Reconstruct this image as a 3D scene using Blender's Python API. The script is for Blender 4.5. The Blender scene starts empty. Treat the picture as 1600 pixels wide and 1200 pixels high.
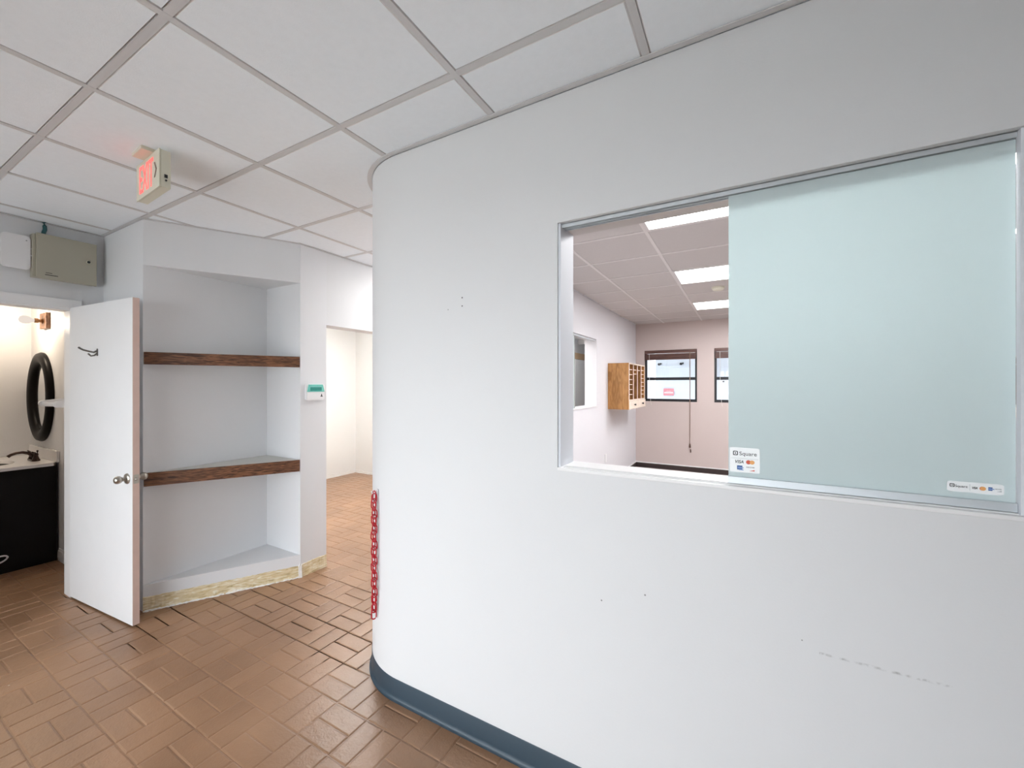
import bpy, bmesh, math, random
from mathutils import Vector, Matrix
random.seed(7)
PI = math.pi
S = bpy.context.scene
COL = S.collection
CEIL = 2.605
YF = 1.437            # lobby face of the front wall
XL = -4.14            # lobby face of the left wall
XP = -3.01            # face of the pier beside the shelves
YN = 1.173            # short wall behind the door
XR = -1.70            # office face of the office's left wall
XO = -1.864           # hall face of the same wall
YB = 7.66             # back wall of the office
YS = -1.45            # storefront behind the photographer

# ------------------------------------------------------------------ materials
def nd(nt, t, **kw):
    n = nt.nodes.new(t)
    for k, v in kw.items():
        setattr(n, k, v)
    return n

def mat(name, col, rough=0.5, metal=0.0, var=0.0, vscale=6.0, bump=0.0, bscale=60.0, coat=0.0, spec=0.5, emit=None, estr=0.0):
    m = bpy.data.materials.new(name); m.use_nodes = True
    nt = m.node_tree; b = nt.nodes['Principled BSDF']
    b.inputs['Base Color'].default_value = (*col, 1)
    b.inputs['Roughness'].default_value = rough
    b.inputs['Metallic'].default_value = metal
    b.inputs['Specular IOR Level'].default_value = spec
    b.inputs['Coat Weight'].default_value = coat
    if emit:
        b.inputs['Emission Color'].default_value = (*emit, 1)
        b.inputs['Emission Strength'].default_value = estr
    tc = nd(nt, 'ShaderNodeNewGeometry')
    if var > 0:
        n = nd(nt, 'ShaderNodeTexNoise'); n.inputs['Scale'].default_value = vscale; n.inputs['Detail'].default_value = 4
        nt.links.new(tc.outputs['Position'], n.inputs['Vector'])
        mr = nd(nt, 'ShaderNodeMapRange'); mr.inputs['To Min'].default_value = 1 - var; mr.inputs['To Max'].default_value = 1 + var
        nt.links.new(n.outputs['Fac'], mr.inputs['Value'])
        mx = nd(nt, 'ShaderNodeVectorMath', operation='SCALE'); mx.inputs[0].default_value = col
        nt.links.new(mr.outputs['Result'], mx.inputs['Scale'])
        nt.links.new(mx.outputs['Vector'], b.inputs['Base Color'])
    if bump > 0:
        n = nd(nt, 'ShaderNodeTexNoise'); n.inputs['Scale'].default_value = bscale; n.inputs['Detail'].default_value = 3
        nt.links.new(tc.outputs['Position'], n.inputs['Vector'])
        bp = nd(nt, 'ShaderNodeBump'); bp.inputs['Strength'].default_value = bump; bp.inputs['Distance'].default_value = 0.002
        nt.links.new(n.outputs['Fac'], bp.inputs['Height'])
        nt.links.new(bp.outputs['Normal'], b.inputs['Normal'])
    return m

def wall_paint(name, col, marks=(), scuff=None, bump=0.12):
    """flat wall paint with small filled nail holes and one long scuff, all fixed to the wall"""
    m = mat(name, col, 0.55, var=0.015, vscale=1.5, bump=bump, bscale=140)
    nt = m.node_tree; b = nt.nodes['Principled BSDF']
    src = b.inputs['Base Color'].links[0].from_socket
    pos = nd(nt, 'ShaderNodeNewGeometry').outputs['Position']
    for (p, r, dark) in marks:
        d = nd(nt, 'ShaderNodeVectorMath', operation='DISTANCE'); d.inputs[1].default_value = p
        nt.links.new(pos, d.inputs[0])
        lt = nd(nt, 'ShaderNodeMath', operation='LESS_THAN'); lt.inputs[1].default_value = r
        nt.links.new(d.outputs['Value'], lt.inputs[0])
        mx = nd(nt, 'ShaderNodeMix', data_type='RGBA'); mx.inputs['B'].default_value = (*dark, 1)
        nt.links.new(lt.outputs[0], mx.inputs['Factor']); nt.links.new(src, mx.inputs['A'])
        src = mx.outputs['Result']
    if scuff:
        x0, x1, z0 = scuff
        sp = nd(nt, 'ShaderNodeSeparateXYZ'); nt.links.new(pos, sp.inputs[0])
        nz = nd(nt, 'ShaderNodeTexNoise'); nz.inputs['Scale'].default_value = 55; nz.inputs['Detail'].default_value = 5
        nt.links.new(pos, nz.inputs['Vector'])
        a = nd(nt, 'ShaderNodeMath', operation='SUBTRACT'); a.inputs[1].default_value = z0; nt.links.new(sp.outputs['Z'], a.inputs[0])
        ab = nd(nt, 'ShaderNodeMath', operation='ABSOLUTE'); nt.links.new(a.outputs[0], ab.inputs[0])
        m1 = nd(nt, 'ShaderNodeMapRange'); m1.inputs['From Min'].default_value = 0.0; m1.inputs['From Max'].default_value = 0.005
        m1.inputs['To Min'].default_value = 1; m1.inputs['To Max'].default_value = 0
        nt.links.new(ab.outputs[0], m1.inputs['Value'])
        c = nd(nt, 'ShaderNodeMath', operation='COMPARE'); c.inputs[1].default_value = (x0 + x1) / 2; c.inputs[2].default_value = (x1 - x0) / 2
        nt.links.new(sp.outputs['X'], c.inputs[0])
        m2 = nd(nt, 'ShaderNodeMapRange'); m2.inputs['From Min'].default_value = 0.45; m2.inputs['From Max'].default_value = 0.7
        nt.links.new(nz.outputs['Fac'], m2.inputs['Value'])
        t1 = nd(nt, 'ShaderNodeMath', operation='MULTIPLY'); nt.links.new(m1.outputs[0], t1.inputs[0]); nt.links.new(c.outputs[0], t1.inputs[1])
        t2 = nd(nt, 'ShaderNodeMath', operation='MULTIPLY'); nt.links.new(t1.outputs[0], t2.inputs[0]); nt.links.new(m2.outputs[0], t2.inputs[1])
        mx = nd(nt, 'ShaderNodeMix', data_type='RGBA'); mx.inputs['B'].default_value = (0.25, 0.25, 0.24, 1)
        nt.links.new(t2.outputs[0], mx.inputs['Factor']); nt.links.new(src, mx.inputs['A'])
        src = mx.outputs['Result']
    nt.links.new(src, b.inputs['Base Color'])
    return m

def wood(name, dark, light, axis='Y', scale=(3, 3, 40), rough=0.4):
    m = mat(name, dark, rough); nt = m.node_tree; b = nt.nodes['Principled BSDF']
    g = nd(nt, 'ShaderNodeNewGeometry'); mp = nd(nt, 'ShaderNodeMapping'); mp.inputs['Scale'].default_value = scale
    nt.links.new(g.outputs['Position'], mp.inputs['Vector'])
    w = nd(nt, 'ShaderNodeTexNoise'); w.inputs['Scale'].default_value = 1.6; w.inputs['Detail'].default_value = 8; w.inputs['Distortion'].default_value = 1.2
    nt.links.new(mp.outputs[0], w.inputs['Vector'])
    r = nd(nt, 'ShaderNodeValToRGB'); r.color_ramp.elements[0].position = 0.38; r.color_ramp.elements[1].position = 0.62
    r.color_ramp.elements[0].color = (*dark, 1); r.color_ramp.elements[1].color = (*light, 1)
    nt.links.new(w.outputs['Fac'], r.inputs['Fac']); nt.links.new(r.outputs[0], b.inputs['Base Color'])
    bp = nd(nt, 'ShaderNodeBump'); bp.inputs['Strength'].default_value = 0.25; bp.inputs['Distance'].default_value = 0.002
    nt.links.new(w.outputs['Fac'], bp.inputs['Height']); nt.links.new(bp.outputs['Normal'], b.inputs['Normal'])
    return m

def paver_mat():
    m = mat('painted_brick_pavers', (0.28, 0.15, 0.09), 0.3); nt = m.node_tree; b = nt.nodes['Principled BSDF']
    g = nd(nt, 'ShaderNodeNewGeometry')
    at = nd(nt, 'ShaderNodeAttribute', attribute_name='tone')
    n1 = nd(nt, 'ShaderNodeTexNoise'); n1.inputs['Scale'].default_value = 2.2; n1.inputs['Detail'].default_value = 5
    nt.links.new(g.outputs['Position'], n1.inputs['Vector'])
    add = nd(nt, 'ShaderNodeMath', operation='ADD'); nt.links.new(n1.outputs['Fac'], add.inputs[0]); nt.links.new(at.outputs['Fac'], add.inputs[1])
    r = nd(nt, 'ShaderNodeValToRGB')
    r.color_ramp.elements[0].position = 0.2; r.color_ramp.elements[0].color = (*PAV0, 1)
    r.color_ramp.elements[1].position = 0.85; r.color_ramp.elements[1].color = (*PAV1, 1)
    nt.links.new(add.outputs[0], r.inputs['Fac'])
    vo = nd(nt, 'ShaderNodeTexVoronoi'); vo.inputs['Scale'].default_value = 4.5
    nt.links.new(g.outputs['Position'], vo.inputs['Vector'])
    lt = nd(nt, 'ShaderNodeMath', operation='LESS_THAN'); lt.inputs[1].default_value = 0.022
    nt.links.new(vo.outputs['Distance'], lt.inputs[0])
    mxs = nd(nt, 'ShaderNodeMix', data_type='RGBA'); mxs.inputs['B'].default_value = (0.72, 0.66, 0.58, 1)
    nt.links.new(lt.outputs[0], mxs.inputs['Factor']); nt.links.new(r.outputs[0], mxs.inputs['A']); nt.links.new(mxs.outputs['Result'], b.inputs['Base Color'])
    n2 = nd(nt, 'ShaderNodeTexNoise'); n2.inputs['Scale'].default_value = 26; n2.inputs['Detail'].default_value = 6
    nt.links.new(g.outputs['Position'], n2.inputs['Vector'])
    n3 = nd(nt, 'ShaderNodeTexNoise'); n3.inputs['Scale'].default_value = 120; n3.inputs['Detail'].default_value = 2
    nt.links.new(g.outputs['Position'], n3.inputs['Vector'])
    ad2 = nd(nt, 'ShaderNodeMath', operation='MULTIPLY_ADD'); ad2.inputs[1].default_value = 0.45
    nt.links.new(n3.outputs['Fac'], ad2.inputs[0]); nt.links.new(n2.outputs['Fac'], ad2.inputs[2])
    bp = nd(nt, 'ShaderNodeBump'); bp.inputs['Strength'].default_value = 0.6; bp.inputs['Distance'].default_value = 0.003
    nt.links.new(ad2.outputs[0], bp.inputs['Height']); nt.links.new(bp.outputs['Normal'], b.inputs['Normal'])
    rr = nd(nt, 'ShaderNodeMapRange'); rr.inputs['To Min'].default_value = 0.285; rr.inputs['To Max'].default_value = 0.36
    nt.links.new(n1.outputs['Fac'], rr.inputs['Value']); nt.links.new(rr.outputs[0], b.inputs['Roughness'])
    return m

def residue_mat():
    """bare wall strip where a skirting was pulled off: tan glue, torn white paper, pale plaster"""
    m = mat('torn_plaster', (0.6, 0.48, 0.3), 0.85); nt = m.node_tree; b = nt.nodes['Principled BSDF']
    g = nd(nt, 'ShaderNodeNewGeometry'); mp = nd(nt, 'ShaderNodeMapping'); mp.inputs['Scale'].default_value = (9, 9, 46)
    nt.links.new(g.outputs['Position'], mp.inputs['Vector'])
    n = nd(nt, 'ShaderNodeTexNoise'); n.inputs['Scale'].default_value = 1.6; n.inputs['Detail'].default_value = 7; n.inputs['Distortion'].default_value = 0.8
    nt.links.new(mp.outputs[0], n.inputs['Vector'])
    r = nd(nt, 'ShaderNodeValToRGB'); e = r.color_ramp.elements
    e[0].position = 0.3; e[0].color = (0.46, 0.36, 0.20, 1)
    e[1].position = 0.72; e[1].color = (0.85, 0.83, 0.78, 1)
    for p, c in ((0.42, (0.64, 0.52, 0.30, 1)), (0.55, (0.72, 0.62, 0.42, 1)), (0.63, (0.80, 0.74, 0.58, 1))):
        x = e.new(p); x.color = c
    nt.links.new(n.outputs['Fac'], r.inputs['Fac']); nt.links.new(r.outputs[0], b.inputs['Base Color'])
    bp = nd(nt, 'ShaderNodeBump'); bp.inputs['Strength'].default_value = 0.8; bp.inputs['Distance'].default_value = 0.006
    nt.links.new(n.outputs['Fac'], bp.inputs['Height']); nt.links.new(bp.outputs['Normal'], b.inputs['Normal'])
    return m

def frosted_mat():
    m = bpy.data.materials.new('frosted_film'); m.use_nodes = True; nt = m.node_tree; nt.nodes.clear()
    out = nd(nt, 'ShaderNodeOutputMaterial')
    tr = nd(nt, 'ShaderNodeBsdfTranslucent'); tr.inputs['Color'].default_value = (0.92, 1.0, 1.0, 1)
    df = nd(nt, 'ShaderNodeBsdfDiffuse'); df.inputs['Color'].default_value = (0.86, 0.965, 1.0, 1)
    gl = nd(nt, 'ShaderNodeBsdfGlossy'); gl.inputs['Roughness'].default_value = 0.6
    n = nd(nt, 'ShaderNodeTexNoise'); n.inputs['Scale'].default_value = 300
    a = nd(nt, 'ShaderNodeMixShader'); a.inputs[0].default_value = 0.3
    nt.links.new(tr.outputs[0], a.inputs[1]); nt.links.new(df.outputs[0], a.inputs[2])
    c = nd(nt, 'ShaderNodeMixShader')
    fr = nd(nt, 'ShaderNodeFresnel'); fr.inputs['IOR'].default_value = 1.35
    nt.links.new(fr.outputs[0], c.inputs[0]); nt.links.new(a.outputs[0], c.inputs[1]); nt.links.new(gl.outputs[0], c.inputs[2])
    nt.links.new(c.outputs[0], out.inputs['Surface'])
    return m

def glass_mat(name, tint=(0.97, 0.975, 0.97), refl=1.0):
    m = bpy.data.materials.new(name); m.use_nodes = True; nt = m.node_tree; nt.nodes.clear()
    out = nd(nt, 'ShaderNodeOutputMaterial')
    t = nd(nt, 'ShaderNodeBsdfTransparent'); t.inputs['Color'].default_value = (*tint, 1)
    g = nd(nt, 'ShaderNodeBsdfGlossy'); g.inputs['Roughness'].default_value = 0.02
    fr = nd(nt, 'ShaderNodeFresnel'); fr.inputs['IOR'].default_value = 1.45
    x = nd(nt, 'ShaderNodeMixShader')
    nt.links.new(fr.outputs[0], x.inputs[0]); nt.links.new(t.outputs[0], x.inputs[1]); nt.links.new(g.outputs[0], x.inputs[2])
    nt.links.new(x.outputs[0], out.inputs['Surface'])
    return m

def emis(name, col, s):
    m = bpy.data.materials.new(name); m.use_nodes = True; nt = m.node_tree; nt.nodes.clear()
    out = nd(nt, 'ShaderNodeOutputMaterial'); e = nd(nt, 'ShaderNodeEmission')
    e.inputs['Color'].default_value = (*col, 1); e.inputs['Strength'].default_value = s
    nt.links.new(e.outputs[0], out.inputs['Surface'])
    return m

PAV0 = (0.225, 0.122, 0.066); PAV1 = (0.385, 0.222, 0.128)
SKY = 4.4
M = {}
M['lobby'] = wall_paint('lobby_wall_paint', (0.690, 0.700, 0.708),
    marks=[((-1.053, YF, 1.880), .0036, (.12, .12, .12)), ((-1.053, YF, 1.844), .0034, (.12, .12, .12)), ((-1.129, YF, 1.835), .003, (.4, .4, .4)),
           ((-0.439, YF, 0.733), .003, (.25, .25, .25)), ((-0.288, YF, 0.790), .003, (.25, .25, .25)), ((0.15, YF, .77), .002, (.3, .3, .3))],
    scuff=(0.19, 0.46, 0.746))
M['grey'] = wall_paint('grey_wall_paint', (0.705, 0.715, 0.73))
M['rest'] = wall_paint('restroom_wall_paint', (0.74, 0.74, 0.75), bump=0.5)
M['white_wall'] = wall_paint('white_wall_paint', (0.82, 0.82, 0.80))
M['office'] = wall_paint('office_wall_paint_daylit', (0.72, 0.715, 0.745), bump=0.4)  # same paint as the back wall, lightened and cooled for daylight
M['beige'] = wall_paint('beige_wall_paint', (0.57, 0.485, 0.46))
M['tile'] = mat('ceiling_tile', (0.89, 0.94, 0.985), 0.9, var=0.03, vscale=40, bump=0.25, bscale=220)
M['tile_edge'] = mat('ceiling_tile_cut_edge', (0.93, 0.93, 0.93), 0.8)
M['tee'] = mat('ceiling_grid_metal', (0.64, 0.635, 0.64), 0.45)
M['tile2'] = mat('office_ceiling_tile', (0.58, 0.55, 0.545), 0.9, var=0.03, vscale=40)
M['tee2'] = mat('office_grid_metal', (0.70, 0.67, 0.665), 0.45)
M['paver'] = paver_mat()
M['darkfloor'] = mat('brown_office_floor', (0.46, 0.40, 0.37), 0.4, var=0.2)
M['cove'] = mat('blue_grey_cove_base', (0.030, 0.054, 0.076), 0.4, bump=0.1)
M['white'] = mat('white_gloss_paint', (0.80, 0.80, 0.80), 0.35, bump=0.1)
M['jamb'] = mat('pale_blue_grey_jamb_paint', (0.70, 0.73, 0.775), 0.6)
M['door'] = mat('white_door_paint', (0.80, 0.81, 0.82), 0.4, var=0.02, vscale=9, bump=0.15, bscale=25)
M['door_edge'] = mat('bare_primed_edge', (0.62, 0.46, 0.40), 0.6, var=0.08, vscale=20)
M['nickel'] = mat('brushed_nickel', (0.46, 0.43, 0.38), 0.28, 1.0)
M['bronze'] = mat('oil_rubbed_bronze', (0.055, 0.035, 0.03), 0.25, 0.85)
M['hookmetal'] = mat('pewter', (0.22, 0.21, 0.20), 0.35, 0.9)
M['alu'] = mat('brushed_aluminium', (0.62, 0.66, 0.69), 0.5, 0.7)
M['dark_gap'] = mat('dark_channel', (0.015, 0.02, 0.022), 0.6)
M['head_paint'] = mat('head_soffit_paint', (0.50, 0.47, 0.455), 0.6)
M['plastic_white'] = mat('white_plastic', (0.82, 0.82, 0.83), 0.35)
M['cream'] = mat('aged_cream_plastic', (0.70, 0.68, 0.56), 0.4)
M['panel'] = mat('beige_panel_paint', (0.43, 0.41, 0.33), 0.45)
M['black'] = mat('black_paint', (0.012, 0.012, 0.013), 0.35)
M['frame_black'] = mat('black_bronze_lacquer', (0.005, 0.004, 0.004), 0.4, 0.0, spec=0.12)
M['vanity'] = mat('black_cabinet', (0.008, 0.008, 0.009), 0.6, spec=0.2)
M['marble'] = mat('white_cultured_marble', (0.82, 0.80, 0.79), 0.15, var=0.03, vscale=8)
M['mirror'] = mat('mirror_silver', (0.9, 0.9, 0.9), 0.02, 1.0)
M['shelf_wood'] = wood('dark_oak_fascia', (0.045, 0.016, 0.008), (0.24, 0.105, 0.05), scale=(7, 7, 70))
M['shelf_top'] = mat('grey_painted_board', (0.60, 0.60, 0.57), 0.6, var=0.05)
M['oak'] = wood('golden_oak', (0.30, 0.135, 0.035), (0.47, 0.235, 0.075), scale=(14, 14, 3))
M['oak_lit'] = mat('lit_oak_edge', (0.78, 0.66, 0.55), 0.5)  # oak paled as if light fell on its front edges
M['slot'] = wood('shaded_oak_inside', (0.20, 0.09, 0.03), (0.34, 0.17, 0.06), scale=(14, 14, 3))  # same oak darkened for the shade inside the pigeonholes
M['brass'] = mat('antique_brass', (0.36, 0.20, 0.10), 0.35, 0.9)
M['walnut'] = wood('walnut_plate', (0.14, 0.06, 0.03), (0.30, 0.15, 0.08), scale=(10, 10, 10))
M['brown_trim'] = wood('dark_brown_casing', (0.06, 0.03, 0.022), (0.13, 0.07, 0.05), scale=(20, 20, 3))
M['blind'] = wood('brown_blind', (0.065, 0.025, 0.02), (0.16, 0.075, 0.055), scale=(2, 20, 50))
M['cord'] = mat('brown_cord', (0.25, 0.17, 0.13), 0.8)
M['cord_white'] = mat('pale_cord', (0.75, 0.72, 0.66), 0.8)
M['alu_black'] = mat('black_window_frame', (0.012, 0.013, 0.016), 0.4)
M['red_plastic'] = mat('red_chain_plastic', (0.47, 0.008, 0.02), 0.3)
M['teal'] = mat('teal_cable_jacket', (0.02, 0.10, 0.11), 0.35)
M['teal_cover'] = mat('teal_plastic', (0.16, 0.58, 0.50), 0.4)
M['teal_screen'] = mat('teal_screen', (0.015, 0.26, 0.22), 0.25)
M['exit_red'] = mat('exit_red', (0.8, 0.05, 0.05), 0.5, emit=(1.0, 0.10, 0.09), estr=1.1)
M['ink'] = mat('dark_ink', (0.02, 0.02, 0.025), 0.6)
M['ink_grey'] = mat('grey_ink', (0.45, 0.48, 0.5), 0.6)
M['ink_blue'] = mat('blue_ink', (0.06, 0.14, 0.36), 0.6)
M['ink_lightblue'] = mat('light_blue_ink', (0.28, 0.40, 0.70), 0.6)
M['ink_red'] = mat('red_ink', (0.62, 0.10, 0.05), 0.6)
M['ink_orange'] = mat('orange_ink', (0.80, 0.40, 0.14), 0.6)
M['sticker'] = mat('white_vinyl', (0.90, 0.93, 0.94), 0.35)
M['residue'] = residue_mat()
M['torn'] = mat('torn_white_paint', (0.80, 0.79, 0.76), 0.8, var=0.15, vscale=60, bump=0.6, bscale=50)
M['film'] = frosted_mat()
M['glass'] = glass_mat('clear_glass')
M['glass_green'] = glass_mat('green_edge_glass', (0.985, 1.0, 0.995))
M['diffuser'] = emis('lamp_diffuser', (0.985, 0.985, 1.0), 16.0)
M['diffuser_hall'] = emis('hall_lamp_diffuser', (1.0, 0.985, 0.965), 14.0)
M['diffuser_side'] = emis('side_room_lamp_diffuser', (1.0, 0.985, 0.965), 19.0)
M['diffuser_added'] = emis('added_lamp_diffuser', (1.0, 0.985, 0.965), 5.0)
M['bulb'] = emis('bulb_added_glow', (1.0, 0.88, 0.78), 0.5)  # faint glow given to a bulb that is itself unlit
M['bulb_glass'] = glass_mat('bulb_glass', (0.95, 0.9, 0.85))
M['siding'] = mat('pale_blue_siding', (0.72, 0.78, 0.85), 0.6, var=0.02)
M['concrete'] = mat('pale_concrete', (0.36, 0.355, 0.345), 0.9, var=0.08)
M['sign_red'] = mat('faded_red_sign', (0.72, 0.28, 0.32), 0.5)
M['box_grey'] = mat('grey_metal_box', (0.36, 0.38, 0.37), 0.5)
M['tan'] = mat('tan_head_casing', (0.50, 0.34, 0.20), 0.5)
M['vinyl_dark'] = mat('dark_brown_base', (0.035, 0.022, 0.02), 0.45)
M['cavity'] = mat('plenum', (0.05, 0.05, 0.05), 0.9)

# ------------------------------------------------------------------ mesh helpers
def new(): return bmesh.new()

def box(bm, x0, x1, y0, y1, z0, z1, mi=0, mtx=None, bev=0.0):
    vs = [bm.verts.new((x, y, z)) for z in (z0, z1) for y in (y0, y1) for x in (x0, x1)]
    fs = [bm.faces.new([vs[i] for i in q]) for q in ((0, 2, 3, 1), (4, 5, 7, 6), (0, 1, 5, 4), (2, 6, 7, 3), (1, 3, 7, 5), (0, 4, 6, 2))]
    for f in fs: f.material_index = mi
    if bev > 0:
        es = list({e for f in fs for e in f.edges})
        r = bmesh.ops.bevel(bm, geom=es, offset=bev, segments=2, profile=0.5, affect='EDGES')
        for f in r['faces']: f.material_index = mi
        vs = list({v for f in fs if f.is_valid for v in f.verts} | {v for f in r['faces'] for v in f.verts})
    if mtx is not None:
        bmesh.ops.transform(bm, matrix=mtx, verts=[v for v in vs if v.is_valid])
    return vs

def prism(bm, poly, z0, z1, mi=0, flat=lambda x, y, z: (x, y, z)):
    """extrude a CCW polygon (list of xy) from z0 to z1; flat() can remap the axes"""
    a = [bm.verts.new(flat(x, y, z0)) for x, y in poly]; b = [bm.verts.new(flat(x, y, z1)) for x, y in poly]
    n = len(poly); fs = [bm.faces.new(a[::-1]), bm.faces.new(b)]
    for i in range(n):
        fs.append(bm.faces.new((a[i], a[(i + 1) % n], b[(i + 1) % n], b[i])))
    for f in fs: f.material_index = mi
    return fs

def ring_pts(c, t, r, n, up=None):
    t = t.normalized()
    up = up or (Vector((0, 0, 1)) if abs(t.z) < 0.9 else Vector((1, 0, 0)))
    u = t.cross(up).normalized(); v = u.cross(t)
    return [c + u * (r * math.cos(2 * PI * k / n)) + v * (r * math.sin(2 * PI * k / n)) for k in range(n)]

def tube(bm, pts, r, n=10, closed=False, mi=0, caps=True):
    pts = [Vector(p) for p in pts]; N = len(pts)
    rs = r if isinstance(r, (list, tuple)) else [r] * N
    rings = []
    for i, p in enumerate(pts):
        if closed: t = pts[(i + 1) % N] - pts[i - 1]
        else: t = pts[min(i + 1, N - 1)] - pts[max(i - 1, 0)]
        rings.append([bm.verts.new(q) for q in ring_pts(p, t, rs[i], n)])
    for i in range(N if closed else N - 1):
        a, b = rings[i], rings[(i + 1) % N]
        if closed and i == N - 1:   # best twist match on closing
            k0 = min(range(n), key=lambda k: (b[k].co - a[0].co).length); b = b[k0:] + b[:k0]
        for k in range(n):
            f = bm.faces.new((a[k], b[k], b[(k + 1) % n], a[(k + 1) % n])); f.material_index = mi
    if not closed and caps:
        for f in (bm.faces.new(rings[0]), bm.faces.new(rings[-1][::-1])): f.material_index = mi

def lathe(bm, prof, n=24, mtx=None, mi=0, cap=True):
    """prof: list of (r, z) spun about local z"""
    rings = []; allv = []
    for r, z in prof:
        ring = [bm.verts.new((r * math.cos(2 * PI * k / n), r * math.sin(2 * PI * k / n), z)) for k in range(n)]
        rings.append(ring); allv += ring
    for i in range(len(rings) - 1):
        a, b = rings[i], rings[i + 1]
        for k in range(n):
            f = bm.faces.new((a[k], a[(k + 1) % n], b[(k + 1) % n], b[k])); f.material_index = mi
    if cap:
        for f in (bm.faces.new(rings[0][::-1]), bm.faces.new(rings[-1])): f.material_index = mi
    if mtx is not None: bmesh.ops.transform(bm, matrix=mtx, verts=allv)

def rrect(x0, x1, y0, y1, r, n=5):
    p = []
    for cx, cy, a in ((x1 - r, y1 - r, 0), (x0 + r, y1 - r, 90), (x0 + r, y0 + r, 180), (x1 - r, y0 + r, 270)):
        for k in range(n + 1):
            t = math.radians(a + 90 * k / n); p.append((cx + r * math.cos(t), cy + r * math.sin(t)))
    return p

def wpos(o):
    v = Vector((0, 0, 0))
    while o is not None:
        v = v + o.location; o = o.parent
    return v

def obj(name, bm, mats, parent=None, smooth=False, local=False, angle=35, base=False):
    me = bpy.data.meshes.new(name)
    bmesh.ops.recalc_face_normals(bm, faces=bm.faces)
    vs = [v.co for v in bm.verts]
    lo = Vector([min(c[i] for c in vs) for i in range(3)]); hi = Vector([max(c[i] for c in vs) for i in range(3)])
    cen = (lo + hi) / 2
    if parent is None: cen.z = lo.z
    bmesh.ops.translate(bm, verts=bm.verts, vec=-cen)
    bm.to_mesh(me); bm.free()
    for m in (mats if isinstance(mats, (list, tuple)) else [mats]): me.materials.append(m)
    if smooth:
        me.shade_smooth(); me.set_sharp_from_angle(angle=math.radians(angle))
    o = bpy.data.objects.new(name, me); COL.objects.link(o)
    if parent is not None:
        o.parent = parent
        o.location = cen if local else cen - wpos(parent)
        if local == 'sub': o.location = cen - local_off(parent)
    else:
        o.location = cen
    return o

def local_off(p):
    """offset of a part from its thing, for sub-parts built in the thing's own axes"""
    v = Vector((0, 0, 0))
    while p is not None and p.parent is not None:
        v = v + p.location; p = p.parent
    return v

def tag(o, label, cat, group=None):
    o['label'] = label; o['category'] = cat
    if group: o['group'] = group
    return o

def thing(name, label, cat, loc=(0, 0, 0), rz=0, group=None):
    o = bpy.data.objects.new(name, None); COL.objects.link(o)
    o.location = loc; o.rotation_euler = (0, 0, rz); o.empty_display_size = 0.05
    return tag(o, label, cat, group)

def struct(name, bm, mats, parent=None, **kw):
    o = obj(name, bm, mats, parent, **kw)
    if parent is None: o['kind'] = 'structure'
    return o

def sempty(name, loc=(0, 0, 0), rz=0):
    o = bpy.data.objects.new(name, None); COL.objects.link(o)
    o.location = loc; o.rotation_euler = (0, 0, rz); o.empty_display_size = 0.05; o['kind'] = 'structure'
    return o

def text_bm(s, x0, x1, z0, z1, y, depth=0.0006, shear=0.0, bold=0.0):
    """lettering facing -y, fitted into the box x0..x1, z0..z1 on the plane y"""
    cu = bpy.data.curves.new('lettering', 'FONT'); cu.body = s; cu.size = 1; cu.shear = shear; cu.offset = bold; cu.resolution_u = 3
    t = bpy.data.objects.new('lettering', cu); COL.objects.link(t)
    bpy.context.view_layer.update()
    me = bpy.data.meshes.new_from_object(t.evaluated_get(bpy.context.evaluated_depsgraph_get()))
    bm = new(); bm.from_mesh(me)
    bpy.data.objects.remove(t); bpy.data.curves.remove(cu); bpy.data.meshes.remove(me)
    xs = [v.co.x for v in bm.verts]; ys = [v.co.y for v in bm.verts]
    ax, bx, ay, by = min(xs), max(xs), min(ys), max(ys)
    for v in bm.verts:
        v.co = Vector((x0 + (v.co.x - ax) / (bx - ax) * (x1 - x0), y, z0 + (v.co.y - ay) / (by - ay) * (z1 - z0)))
    r = bmesh.ops.extrude_face_region(bm, geom=list(bm.faces))
    bmesh.ops.translate(bm, verts=[g for g in r['geom'] if isinstance(g, bmesh.types.BMVert)], vec=(0, -depth, 0))
    return bm

XZ = lambda x, z, y: (x, y, z)      # prism in the wall plane, extruded along y

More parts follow.
